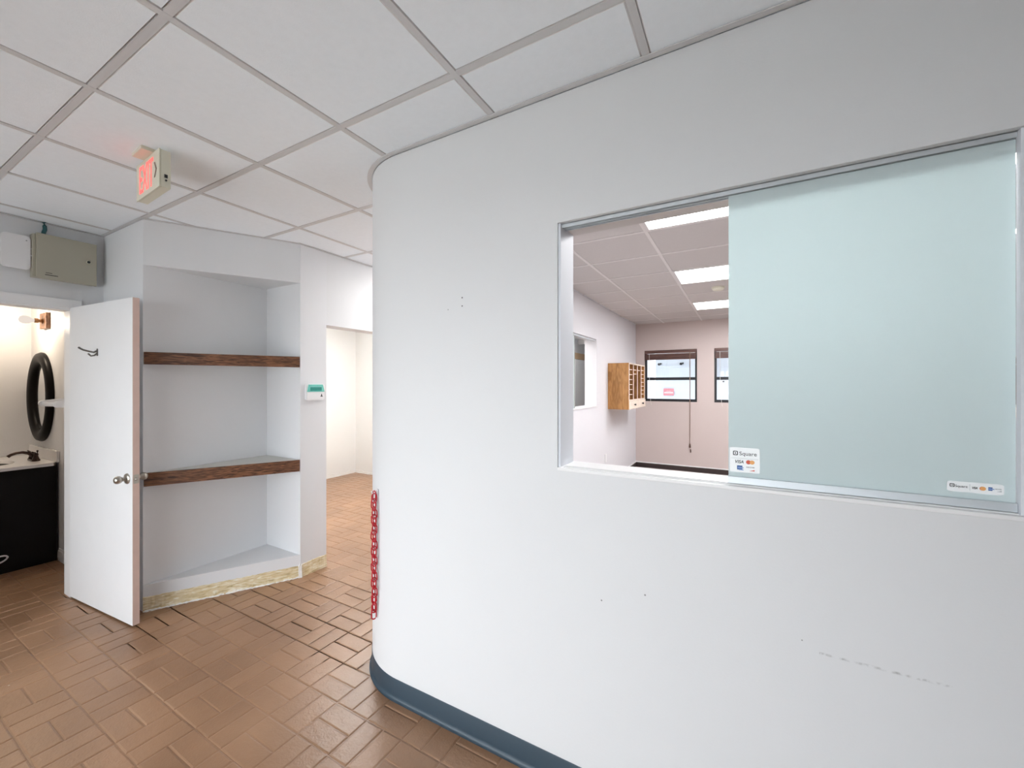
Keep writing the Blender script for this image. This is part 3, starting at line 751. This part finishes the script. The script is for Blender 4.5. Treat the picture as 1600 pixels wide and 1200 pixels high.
bm = new(); prism(bm, rrect(.682, .808, 2.262, 2.482, .022), XL + .0222, XL + .036, flat=lambda y, z, x: (x, y, z)); obj('front_cover', bm, M['plastic_white'], t)
bm = new(); lathe(bm, [(.004, 0), (.004, .001)], 12, Matrix.Translation((XL + .0361, .790, 2.452)) @ Matrix.Rotation(PI / 2, 4, 'Y')); obj('indicator_light', bm, M['box_grey'], t)
bm = new(); pts = [(XL + .022, .868, 2.5150), (XL + .020, .870, 2.535), (XL + .018, .876, 2.555), (XL + .020, .874, 2.58), (XL + .03, .868, 2.6005)]
tube(bm, pts, .011, 10); tag(obj('conduit', bm, M['teal'], smooth=True), 'dark teal cable running from the alarm cabinet up to the ceiling', 'cable')
for i, zz in enumerate((2.395, 2.365)):
    bm = new(); tube(bm, [(XL + .03, .802, zz), (XL + .045, .812, zz + .010 - .02 * i), (XL + .040, .8245, zz - .004)], .0025, 6)
    tag(obj('white_wire', bm, M['plastic_white'], smooth=True), ('upper' if i == 0 else 'lower') + ' short white wire between the white unit and alarm cabinet', 'wire', 'short white wires beside the alarm cabinet')

# ------------------------------------------------------------------ keypad on the pier
t = thing('alarm_keypad', 'white and teal alarm keypad on the pier right of the niche', 'keypad', (XP, 2.105, 1.378))
fx = lambda y, z, x: (x, y, z)
ky0, ky1, kz0, kz1 = 2.022, 2.182, 1.380, 1.512
bm = new(); prism(bm, rrect(ky0, ky1, kz0, kz1, .018), XP - .001, XP + .022, flat=fx); obj('body', bm, M['plastic_white'], t)
bm = new(); prism(bm, [(ky0 + .005, 1.448), (ky1 - .003, 1.448), (ky1 - .018, 1.506), (ky0 + .018, 1.506)], XP + .0222, XP + .027, flat=fx); obj('display_bezel', bm, M['teal_cover'], t)
bm = new(); prism(bm, rrect(ky0 + .03, ky1 - .03, 1.456, 1.484, .003), XP + .0272, XP + .0285, flat=fx); obj('display', bm, M['teal_screen'], t)
bm = new(); prism(bm, rrect(ky0 + .006, ky1 - .006, kz0 + .006, 1.444, .01), XP + .0222, XP + .026, flat=fx); fl = obj('flip_cover', bm, M['plastic_white'], t)
bm = new(); prism(bm, [(2.140, 1.408), (2.164, 1.408), (2.156, 1.418), (2.155, 1.430), (2.149, 1.430), (2.148, 1.418)], XP + .0262, XP + .0272, flat=fx); obj('bell_mark', bm, M['ink'], fl)

# ------------------------------------------------------------------ red plastic chain on a white hook, on the curved corner
th = math.radians(21.5)
wp = Vector((XC - R_ * math.sin(th), YF + R_ * (1 - math.cos(th)), 0)); wn = Vector((-math.sin(th), -math.cos(th), 0)); wt = Vector((math.cos(th), -math.sin(th), 0))
HZ = .962
bm = new()
p0 = wp + Vector((0, 0, HZ))
box(bm, -.011, .011, 0, .003, -.018, .020, mtx=Matrix.Translation(p0 + wn * .0035) @ Matrix.Rotation(math.atan2(-wt.y, -wt.x) , 4, 'Z'))
pts = [p0 + wn * .003, p0 + wn * .018 + Vector((0, 0, -.002)), p0 + wn * .030 + Vector((0, 0, .002)), p0 + wn * .034 + Vector((0, 0, .014))]
tube(bm, pts, .0035, 8)
tag(obj('wall_hook', bm, M['plastic_white'], smooth=True), 'small white hook on the curved wall corner holding a red chain', 'hook')
cc = wp + wn * .019
ch = thing('plastic_chain', 'red plastic chain hanging doubled from the hook on the curved wall', 'chain', (cc.x, cc.y, .30), 0)
def link_mesh():
    bm = new(); L, Wd, r = .0255, .0112, .0030; pts = []
    for k in range(9): a = PI * k / 8; pts.append((Wd * math.cos(a), 0, L / 2 + Wd * math.sin(a)))
    for k in range(9): a = PI + PI * k / 8; pts.append((Wd * math.cos(a), 0, -L / 2 + Wd * math.sin(a)))
    tube(bm, pts, r, 8, closed=True)
    me = bpy.data.meshes.new('link'); bmesh.ops.recalc_face_normals(bm, faces=bm.faces); bm.to_mesh(me); bm.free(); me.materials.append(M['red_plastic']); me.shade_smooth()
    return me
lm = link_mesh(); pitch = .0395; az = math.atan2(wt.y, wt.x)
first = None; nl = 16
for s in (-1, 1):
    for k in range(nl):
        if s == 1 and k == nl - 1: continue
        if first is None: o = bpy.data.objects.new('link', lm); first = o
        else: o = first.copy()
        COL.objects.link(o); o.parent = ch
        spread = .0105 * min(1, .35 + k * .4) * (1 if k < nl - 3 else .45)
        z = HZ - .012 - (k + (0.0 if s < 0 else .28)) * pitch * (1.0 if s < 0 else .985)
        off = wt * (s * spread + random.uniform(-.0012, .0012)) + wn * (random.uniform(-.001, .001) + (.003 if s > 0 else 0))
        o.location = cc + off + Vector((0, 0, z)) - ch.location
        o.rotation_euler = (random.uniform(-.05, .05), random.uniform(-.07, .07), az + math.radians(12 if (k % 2 == (0 if s < 0 else 1)) else 78))

# ------------------------------------------------------------------ restroom
t = thing('bathroom_vanity', 'black restroom vanity cabinet with white top behind the open door', 'vanity', (-5.52, .91, 0))
vx0, vx1, vy0, vy1 = -5.92, -5.125, .655, YN - .016
bm = new(); box(bm, vx0, vx1, vy0 + .02, vy1, 0.0005, .814); obj('cabinet', bm, M['vanity'], t)
for a, b in ((vx0 + .01, (vx0 + vx1) / 2 - .002), ((vx0 + vx1) / 2 + .002, vx1 - .01)):
    bm = new(); box(bm, a, b, vy0, vy0 + .019, .09, .80, bev=.002); dd = obj('door', bm, M['vanity'], t)
    bm = new(); lathe(bm, [(.010, 0), (.006, .012), (.013, .022), (.006, .028)], 14, Matrix.Translation(((vx0 + vx1) / 2 + (-.04 if a < -5.6 else .04), vy0, .62)) @ Matrix.Rotation(PI / 2, 4, 'X')); obj('knob', bm, M['nickel'], dd, smooth=True)
bm = new()   # countertop with an oval bowl
tx0, tx1, ty0, ty1, tz = -5.925, -5.112, .64, YN - .0008, .840
ecx, ecy, ea, eb = -5.52, .84, .22, .15; N = 40
outer = []; 
for k in range(N):
    a = 2 * PI * k / N; c, s = math.cos(a), math.sin(a)
    r = min(((tx1 - ecx) if c > 0 else (ecx - tx0)) / max(abs(c), 1e-6), ((ty1 - ecy) if s > 0 else (ecy - ty0)) / max(abs(s), 1e-6))
    outer.append((ecx + r * c, ecy + r * s))
def ringv(f, z): return [bm.verts.new((ecx + ea * f * math.cos(2 * PI * k / N), ecy + eb * f * math.sin(2 * PI * k / N), z)) for k in range(N)]
ro = [bm.verts.new((x, y, tz)) for x, y in outer]; rb = [bm.verts.new((x, y, tz - .0255)) for x, y in outer]
rings = [rb, ro, ringv(1, tz), ringv(.96, tz - .008), ringv(.8, tz - .06), ringv(.5, tz - .1), ringv(.1, tz - .115)]
for i in range(len(rings) - 1):
    for k in range(N): bm.faces.new((rings[i][k], rings[i][(k + 1) % N], rings[i + 1][(k + 1) % N], rings[i + 1][k]))
bm.faces.new(rings[-1])
obj('countertop', bm, M['marble'], t, smooth=True, angle=30)
bm = new(); box(bm, tx0, tx1, YN - .020, YN - .001, tz + .0003, .935, bev=.003); obj('backsplash', bm, M['marble'], t)
t2 = thing('faucet', 'dark bronze two-handle faucet on the white vanity top', 'faucet', (-5.42, 1.085, tz))
bm = new(); prism(bm, rrect(-5.505, -5.335, 1.060, 1.112, .024), tz + .0005, tz + .016); obj('base_plate', bm, M['bronze'], t2, smooth=True)
bm = new(); pts = [(-5.42, 1.085, tz + .014), (-5.42, 1.078, tz + .045), (-5.42, 1.055, tz + .068), (-5.42, 1.02, tz + .080), (-5.42, .985, tz + .078), (-5.42, .955, tz + .066), (-5.42, .938, tz + .052)]
tube(bm, pts, [.019, .016, .013, .0115, .011, .0115, .013], 12); obj('spout', bm, M['bronze'], t2, smooth=True)
for sx in (-1, 1):
    bm = new(); lathe(bm, [(.022, 0), (.019, .012), (.014, .03), (.017, .042), (.012, .052), (.006, .056)], 18, Matrix.Translation((-5.42 + sx * .058, 1.086, tz + .016)))
    tube(bm, [(-5.42 + sx * .058, 1.086, tz + .060), (-5.42 + sx * .085, 1.078, tz + .072), (-5.42 + sx * .105, 1.070, tz + .080)], [.007, .006, .005], 8)
    obj('handle', bm, M['bronze'], t2, smooth=True)
bm = new(); lathe(bm, [(.003, 0), (.003, .055), (.007, .06), (.007, .068), (.003, .072)], 12, Matrix.Translation((-5.42, 1.107, tz + .016))); obj('lift_rod', bm, M['bronze'], t2, smooth=True)
bm = new(); cx, cy, cz = vx1 + .010, .835, .118
tube(bm, [(cx, cy + .05 * math.cos(a), cz + .026 * math.sin(a) + .010 * math.cos(a)) for a in [2 * PI * k / 28 for k in range(28)]], .0065, 8, closed=True)
tag(obj('white_ring', bm, M['plastic_white'], smooth=True), 'white plastic ring low on the black side of the vanity', 'ring')

t = thing('oval_mirror', 'oval mirror in a glossy black frame above the vanity', 'mirror', (-5.58, YN, .99))
ox_, oz_ = -5.575, 1.394; A_, B_ = .228, .303
bm = new(); N = 56; prf = [(.100, .0), (.103, .014), (.090, .036), (.052, .046), (.014, .036), (-.004, .020), (-.004, .004)]
rws = []
for k in range(N):
    a = 2 * PI * k / N; n2 = Vector((math.cos(a) / A_, 0, math.sin(a) / B_)).normalized(); c = Vector((ox_ + A_ * math.cos(a), YN - .001, oz_ + B_ * math.sin(a)))
    rws.append([bm.verts.new(c + n2 * u + Vector((0, -v, 0))) for u, v in prf])
for k in range(N):
    for q in range(len(prf)):
        e = (q + 1) % len(prf); bm.faces.new((rws[k][q], rws[(k + 1) % N][q], rws[(k + 1) % N][e], rws[k][e]))
obj('frame', bm, M['frame_black'], t, smooth=True, angle=60)
bm = new(); prism(bm, [(ox_ + (A_ - .002) * math.cos(2 * PI * k / N), oz_ + (B_ - .002) * math.sin(2 * PI * k / N)) for k in range(N)], YN - .006, YN - .010, flat=XZ); obj('mirror_glass', bm, M['mirror'], t)

t = thing('wall_lamp', 'bare bulb wall lamp with brown back plate above the oval mirror', 'wall lamp', (-5.45, YN, 2.0))
bm = new(); box(bm, -5.535, -5.36, YN - .030, YN - .0005, 2.005, 2.145, bev=.004); obj('back_plate', bm, M['walnut'], t)
ly, lz = YN - .030, 2.072; mt = Matrix.Translation((-5.447, ly, lz)) @ Matrix.Rotation(PI / 2, 4, 'X')
bm = new(); lathe(bm, [(.022, 0), (.022, .006), (.014, .010), (.014, .022), (.020, .026), (.020, .046), (.016, .050)], 20, mt); obj('socket', bm, M['brass'], t, smooth=True)
bm = new(); lathe(bm, [(.014, .050), (.018, .062), (.029, .080), (.035, .100), (.034, .116), (.024, .132), (.008, .139)], 24, mt); obj('bulb', bm, M['bulb'], t, smooth=True)

t = thing('towel_bar', 'white towel bar on the restroom wall beside the open door', 'towel bar', (-4.6, YN, 1.30))
for xa in (-4.70, -4.36):
    bm = new()
    prism(bm, rrect(xa - .03, xa + .03, 1.315, 1.415, .012), YN + .001, YN - .010, flat=XZ)
    a = [(xa - .014, YN - .010, 1.325), (xa + .014, YN - .010, 1.325), (xa + .014, YN - .010, 1.405), (xa - .014, YN - .010, 1.405)]
    b = [(xa - .012, YN - .185, 1.338), (xa + .012, YN - .185, 1.338), (xa + .012, YN - .185, 1.384), (xa - .012, YN - .185, 1.384)]
    va = [bm.verts.new(p) for p in a]; vb = [bm.verts.new(p) for p in b]
    for q in range(4): bm.faces.new((va[q], va[(q + 1) % 4], vb[(q + 1) % 4], vb[q]))
    bm.faces.new(va[::-1]); bm.faces.new(vb)
    lathe(bm, [(.024, -.013), (.025, 0), (.024, .013)], 20, Matrix.Translation((xa, YN - .185, 1.361)) @ Matrix.Rotation(PI / 2, 4, 'Y'))
    obj('arm', bm, M['plastic_white'], t, smooth=True)
bm = new(); box(bm, -4.716, -4.344, YN - .195, YN - .175, 1.351, 1.371); obj('bar', bm, M['plastic_white'], t)

# ------------------------------------------------------------------ office: ceiling lights, smoke detector
def troffer(x0, x1, y0, y1, label, grp, z=CEIL - .001, m='diffuser'):
    t = thing('ceiling_light', label, 'ceiling light', ((x0 + x1) / 2, (y0 + y1) / 2, z - .01), 0, grp)
    bm = new(); f = .018
    for a, b, c, d in ((x0, x1, y0, y0 + f), (x0, x1, y1 - f, y1), (x0, x0 + f, y0 + f, y1 - f), (x1 - f, x1, y0 + f, y1 - f)): box(bm, a, b, c, d, z - .009, z - .0005)
    obj('frame', bm, M['tee2'], t)
    bm = new(); box(bm, x0 + f, x1 - f, y0 + f, y1 - f, z - .004, z - .0005); obj('diffuser', bm, M[m], t)
    return t
for j, lb in ((1, 'nearest lit ceiling panel seen through the reception hatch'), (4, 'middle lit ceiling panel seen through the reception hatch'), (7, 'farthest lit ceiling panel seen through the reception hatch')):
    troffer(-.588, .608, OYS[j] + .012, OYS[j + 1] - .012, lb, 'lit ceiling panels in the office')
t = thing('smoke_detector', 'round pale smoke detector on the office ceiling between lit panels', 'smoke detector', (-.236, 5.15, CEIL - .04))
bm = new(); lathe(bm, [(.064, 0), (.064, -.018), (.052, -.034), (.030, -.040)], 28, Matrix.Translation((-.236, 5.15, CEIL - .0055))); obj('body', bm, M['cream'], t, smooth=True)
bm = new(); lathe(bm, [(.070, 0), (.070, -.004)], 28, Matrix.Translation((-.236, 5.15, CEIL - .005))); obj('base', bm, M['cream'], t, smooth=True)

# small hatch in the office's left wall (window_2)
w2 = sempty('window_2', (XR, HY0, HZ0))
bm = new(); box(bm, XO - .002, XR + .012, HY0, HY1, HZ0 + .0003, HZ0 + .014); obj('sill', bm, M['white'], w2)
bm = new(); box(bm, XR - .06, XR - .022, HY0 + .001, HY1 - .001, HZ1 - .022, HZ1 - .001); obj('head_track', bm, M['alu'], w2)
bm = new(); box(bm, XR - .046, XR - .040, HY0 + .001, 4.60, HZ0 + .016, HZ1 - .023); p2 = obj('sliding_pane', bm, M['film'], w2)
bm = new(); box(bm, XR - .050, XR - .036, 4.60, 4.622, HZ0 + .015, HZ1 - .023); obj('pane_edge', bm, M['box_grey'], p2)
# white hall door seen through it
d3 = sempty('door_2', (XP, 8.5, 0))
bm = new(); box(bm, XP + .0005, XP + .03, 7.95, 8.95, .01, 2.03); obj('door_leaf', bm, M['door'], d3)
bm = new(); box(bm, XP + .0005, XP + .035, 7.9, 9.0, 2.032, 2.16); obj('head_casing', bm, M['tan'], d3)
bm = new(); lathe(bm, [(.03, 0), (.012, .012), (.012, .03), (.026, .045), (.01, .06)], 16, Matrix.Translation((XP + .03, 8.03, .95)) @ Matrix.Rotation(PI / 2, 4, 'Y')); obj('door_handle', bm, M['nickel'], d3, smooth=True)

# ------------------------------------------------------------------ pigeonhole cabinet
cx0, cx1, cy0, cy1, cz0, cz1 = XR + .0005, XR + .300, 5.872, 6.945, 1.150, 1.815
t = thing('mail_sorter', 'oak wall cabinet of pigeonholes with two small drawers', 'mail sorter', (XR, 6.41, cz0))
bm = new(); tk = .018
box(bm, cx0, cx1, cy0, cy0 + tk, cz0, cz1); box(bm, cx0, cx1, cy1 - tk, cy1, cz0, cz1)
box(bm, cx0, cx1, cy0 + tk, cy1 - tk, cz0, cz0 + tk); box(bm, cx0, cx1, cy0 + tk, cy1 - tk, cz1 - tk, cz1)
obj('case', bm, M['oak'], t)
bm = new(); box(bm, cx0 + .001, cx0 + .008, cy0 + tk, cy1 - tk, cz0 + tk, cz1 - tk); obj('back_panel', bm, M['slot'], t)
cw = (cy1 - cy0 - tk * 2) / 4; dz = cz0 + .125
for k in range(1, 4):
    y = cy0 + tk + cw * k; bm = new(); box(bm, cx0 + .009, cx1 - .004, y - .007, y + .007, dz + .014 if k != 2 else cz0 + tk, cz1 - tk); obj('divider', bm, M['slot'], t)
bm = new(); box(bm, cx0 + .009, cx1 - .004, cy0 + tk, cy1 - tk, dz, dz + .013); obj('drawer_rail', bm, M['oak'], t)
H_ = (cz1 - tk) - (dz + .013)
for col, fr in ((0, [i / 7 for i in range(1, 7)]), (1, [.74, .86]), (2, [.86]), (3, [i / 8 for i in range(1, 8)])):
    for f in fr:
        z = dz + .013 + H_ * f; y0 = cy0 + tk + cw * col + (.0075 if col else .0); y1 = cy0 + tk + cw * (col + 1) - (.0075 if col < 3 else 0)
        bm = new(); box(bm, cx0 + .009, cx1 - .010, y0, y1, z - .004, z + .004); obj('shelf', bm, M['oak_lit'], t)
bm = new()   # face edging in the lit oak tone
for k in range(5):
    y = cy0 + tk / 2 + (cy1 - cy0 - tk) * k / 4; box(bm, cx1 + .0003, cx1 + .006, y - .010, y + .010, dz, cz1)
box(bm, cx1 + .0003, cx1 + .006, cy0, cy1, cz1 - .015, cz1 + .001); box(bm, cx1 + .0003, cx1 + .006, cy0, cy1, dz - .006, dz + .014)
obj('face_edging', bm, M['oak_lit'], t)
for k in range(2):
    a = cy0 + (cy1 - cy0) / 2 * k + .004; b = cy0 + (cy1 - cy0) / 2 * (k + 1) - .004
    bm = new(); box(bm, cx1 + .0003, cx1 + .016, a, b, cz0 + .002, dz - .008, bev=.002); dr = obj('drawer', bm, M['oak_lit'], t)
    bm = new(); lathe(bm, [(.008, 0), (.007, .012), (.015, .020), (.013, .028), (.005, .030)], 14, Matrix.Translation((cx1 + .016, (a + b) / 2, (cz0 + dz) / 2)) @ Matrix.Rotation(PI / 2, 4, 'Y')); obj('knob', bm, M['black'], dr, smooth=True)
bm = new(); box(bm, XR + .0003, XR + .006, 5.72, 5.79, .40, .515, bev=.002); pl = tag(obj('wall_plate', bm, M['plastic_white']), 'white cover plate low on the office wall below the pigeonholes', 'wall plate')

# ------------------------------------------------------------------ office windows, blinds
for i, (a, b) in enumerate(W2):
    w = sempty('window_3' if i == 0 else 'window_5', (a, YB + .08, BZ0))
    bm = new(); f = .034; y0, y1 = YB + .05, YB + .10
    box(bm, a, a + f, y0, y1, BZ0, BZ1); box(bm, b - f, b, y0, y1, BZ0, BZ1); box(bm, a + f, b - f, y0, y1, BZ0, BZ0 + f * 1.5); box(bm, a + f, b - f, y0, y1, BZ1 - f, BZ1)
    box(bm, a + f, b - f, y0 - .004, y1, 1.585, 1.635)
    obj('window_frame', bm, M['alu_black'], w)
    bm = new(); box(bm, a + f, b - f, YB + .075, YB + .080, BZ0 + f, 1.58); box(bm, a + f, b - f, YB + .075, YB + .080, 1.64, BZ1 - f); obj('window_glass', bm, M['glass'], w)
    bm = new(); box(bm, a + .001, b - .001, YB + .002, YB + .05, BZ0 + .0005, BZ0 + .006); obj('window_sill', bm, M['beige'], w)
    t = thing('window_blind', ['raised brown slat blind on the window beside the pigeonholes', 'raised brown slat blind on the window partly hidden by the frosted pane'][i], 'blind', ((a + b) / 2, YB + .02, 1.95), 0, 'raised brown blinds')
    bm = new(); box(bm, a + .004, b - .004, YB - .008, YB + .044, 2.060, 2.114, bev=.003); obj('headrail', bm, M['blind'], t)
    bm = new()
    for k in range(14): box(bm, a + .012, b - .012, YB - .004, YB + .040, 1.966 + k * .0064, 1.971 + k * .0064)
    obj('slat_stack', bm, M['blind'], t)
    bm = new(); box(bm, a + .012, b - .012, YB - .005, YB + .041, 1.948, 1.964, bev=.003); obj('bottom_rail', bm, M['blind'], t)
    xk = -.785 if i == 0 else .32
    bm = new(); tube(bm, [(xk - .004, YB - .012, 2.06), (xk - .002, YB - .013, 1.6), (xk, YB - .014, 1.0), (xk - .001, YB - .014, .48)], .0042, 6); tube(bm, [(xk + .007, YB - .012, 2.06), (xk + .006, YB - .013, 1.4), (xk + .002, YB - .014, .6)], .003, 6); pc = obj('pull_cord', bm, M['cord'], t, smooth=True)
    bm = new(); lathe(bm, [(.004, .075), (.012, .055), (.016, .02), (.014, 0)], 12, Matrix.Translation((xk, YB - .016, .42))); lathe(bm, [(.003, .06), (.009, .045), (.011, .0)], 10, Matrix.Translation((xk + .012, YB - .016, .34))); obj('tassel', bm, M['brown_trim'], pc, smooth=True)
    bm = new(); tube(bm, [(a + .085, YB - .010, 2.06), (a + .088, YB - .011, 1.62), (a + .11, YB - .012, 1.2), (a + .125, YB - .012, 1.14)], .0028, 6); obj('lift_cord', bm, M['cord_white'], t, smooth=True)

# ------------------------------------------------------------------ outside the office windows
YX = 10.5
t = thing('neighbouring_building', 'white clapboard building standing outside the office windows', 'building', (-.5, YX + .3, -.05))
bm = new()
for k in range(30):
    z = -.05 + k * .115
    if z > 1.90: break
    vs = [bm.verts.new(p) for p in ((-6, YX - .012, z), (5, YX - .012, z), (5, YX, z + .115), (-6, YX, z + .115), (-6, YX, z), (5, YX, z))]
    bm.faces.new(vs[:4]); bm.faces.new((vs[0], vs[4], vs[5], vs[1]))
box(bm, -6, 5, YX + .0005, YX + .3, -.05, 2.6)
obj('siding_wall', bm, M['siding'], t)
bm = new(); box(bm, -6, 5, YX - .05, YX - .001, 1.925, 1.955); box(bm, -6, 5, YX - .02, YX - .001, 1.956, 2.20); obj('frieze_board', bm, M['siding'], t)
bm = new(); box(bm, -6, 5, YX - .50, YX - .001, 2.205, 2.24); box(bm, -6, 5, YX - .52, YX - .501, 2.17, 2.34); obj('eave', bm, M['white'], t)
bm = new(); box(bm, -.415, -.375, YX - .07, YX - .013, 1.64, 2.20); obj('downpipe', bm, M['siding'], t)
for x, lb in ((-1.77, 'left'), (-1.27, 'right')):
    f = thing('outdoor_light', lb + ' small dark spotlight under the eave of the white building', 'light fixture', (x, YX - .05, 1.99), 0, 'spotlights under the eave outside')
    bm = new(); lathe(bm, [(.03, 0), (.03, .012)], 14, Matrix.Translation((x, YX - .021, 2.0)) @ Matrix.Rotation(PI / 2, 4, 'X')); obj('base', bm, M['black'], f)
    bm = new(); lathe(bm, [(.012, 0), (.015, .03), (.022, .06)], 14, Matrix.Translation((x + .01, YX - .045, 2.0)) @ Matrix.Rotation(PI * .42, 4, 'X') @ Matrix.Rotation(.8, 4, 'Y')); obj('head', bm, M['black'], f, smooth=True)
t = thing('utility_box', 'grey utility box on the white building beyond the window edge', 'utility box', (-2.03, YX - .08, 1.74))
bm = new(); box(bm, -2.12, -1.96, YX - .12, YX - .013, 1.75, 1.90, bev=.004); obj('box_body', bm, M['box_grey'], t)
bm = new(); box(bm, -1.958, -1.925, YX - .10, YX - .013, 1.745, 1.905); obj('side_cover', bm, M['alu_black'], t)
t = thing('wall_sign', 'faded red rectangular sign on the white building outside the window', 'sign', (-1.55, YX - .03, 1.235))
bm = new(); box(bm, -1.665, -1.430, YX - .030, YX - .013, 1.243, 1.412, bev=.002); obj('sign_board', bm, M['sign_red'], t)
bm = new(); box(bm, -1.645, -1.45, YX - .033, YX - .0302, 1.30, 1.325); box(bm, -1.60, -1.50, YX - .033, YX - .0302, 1.345, 1.352); obj('pale_band', bm, M['sticker'], t)
bm = new(); lathe(bm, [(.02, 0), (.02, .02)], 14, Matrix.Translation((-.372, YX - .0135, 1.575)) @ Matrix.Rotation(PI / 2, 4, 'X'))
tag(obj('pipe_outlet', bm, M['black'], smooth=True), 'small dark round outlet on the siding outside the right office window', 'outlet')
bm = new(); box(bm, -6, 5, YB + .16, YB + .55, 2.45, 2.55); box(bm, -6, 5, YB + .55, YB + .58, 2.35, 2.6); struct('shading_eave', bm, M['white'])  # unseen overhang added to cut skylight on the building opposite
bm = new(); box(bm, -14, 14, -16, YS - .12, -.06, -.02); struct('ground_front', bm, M['concrete'])
bm = new(); box(bm, -14, 14, YB + .16, 14, -.10, -.05); struct('ground_back', bm, M['concrete'])

# ------------------------------------------------------------------ lamps in rooms out of sight
troffer(-2.72 + .02, -2.11 - .02, 3.0 + .02, 4.22 - .02, 'lit ceiling panel in the hall beyond the curved wall', 'lit ceiling panels off to the side', m='diffuser_hall')
troffer(-4.55, -3.96, 3.05, 4.2, 'lit ceiling panel in the side room past the pier', 'lit ceiling panels off to the side', m='diffuser_side')
troffer(-2.72 + .02, -2.11 - .02, 7.27, 7.87 - .02, 'added unseen ceiling panel brightening the far end of the hall', 'lit ceiling panels off to the side', m='diffuser_added')  # unseen panel added to brighten the hall behind the small hatch

def area(name, loc, rot, sx, sy, power=0, col=(1, 1, 1), portal=False):
    l = bpy.data.lights.new(name, 'AREA'); l.shape = 'RECTANGLE'; l.size = sx; l.size_y = sy; l.energy = power; l.color = col
    o = bpy.data.objects.new(name, l); COL.objects.link(o); o.location = loc; o.rotation_euler = rot
    if portal: l.cycles.is_portal = True
    return o
area('daylight_portal_lobby', ((SX0 + SX1) / 2, YS - .13, 1.08), (PI / 2, 0, 0), 4.55, 1.95, portal=True).rotation_euler = (-PI / 2, 0, PI)
for k, (a, b) in enumerate(W2):
    area('daylight_portal_office', ((a + b) / 2, YB + .165, 1.6), (-PI / 2, 0, 0), b - a, .9, portal=True)

sl = bpy.data.lights.new('sun', 'SUN'); sl.energy = 9.0; sl.angle = .01; so = bpy.data.objects.new('sun', sl); COL.objects.link(so); so.rotation_euler = (0, math.radians(48), 0)
pl_ = bpy.data.lights.new('restroom_bulb_light', 'POINT'); pl_.energy = 7.5; pl_.color = (1, .83, .64); pl_.shadow_soft_size = .05; po = bpy.data.objects.new('restroom_bulb_light', pl_); COL.objects.link(po); po.location = (-5.447, .92, 2.072)
W = bpy.data.worlds.new('overcast_sky'); S.world = W; W.use_nodes = True
bg = W.node_tree.nodes['Background']; bg.inputs['Color'].default_value = (0.94, 0.975, 1.03, 1); bg.inputs['Strength'].default_value = SKY

# ------------------------------------------------------------------ camera
cam = bpy.data.cameras.new('camera'); co = bpy.data.objects.new('camera', cam); COL.objects.link(co)
co.location = (0, 0, 1.505); co.rotation_euler = (PI / 2, 0, math.radians(29.3))
cam.sensor_width = 36; cam.lens = 641 / 1600 * 36; cam.shift_y = 1 / 1600; cam.clip_start = .02
S.camera = co
S.view_settings.view_transform = 'Standard'; S.view_settings.look = 'None'; S.view_settings.gamma = 1.0; S.view_settings.exposure = 0.75
S.view_settings.use_curve_mapping = False
S.cycles.max_bounces = 10; S.cycles.diffuse_bounces = 6; S.cycles.transparent_max_bounces = 12; S.cycles.sample_clamp_indirect = 6
S.cycles.use_denoising = True
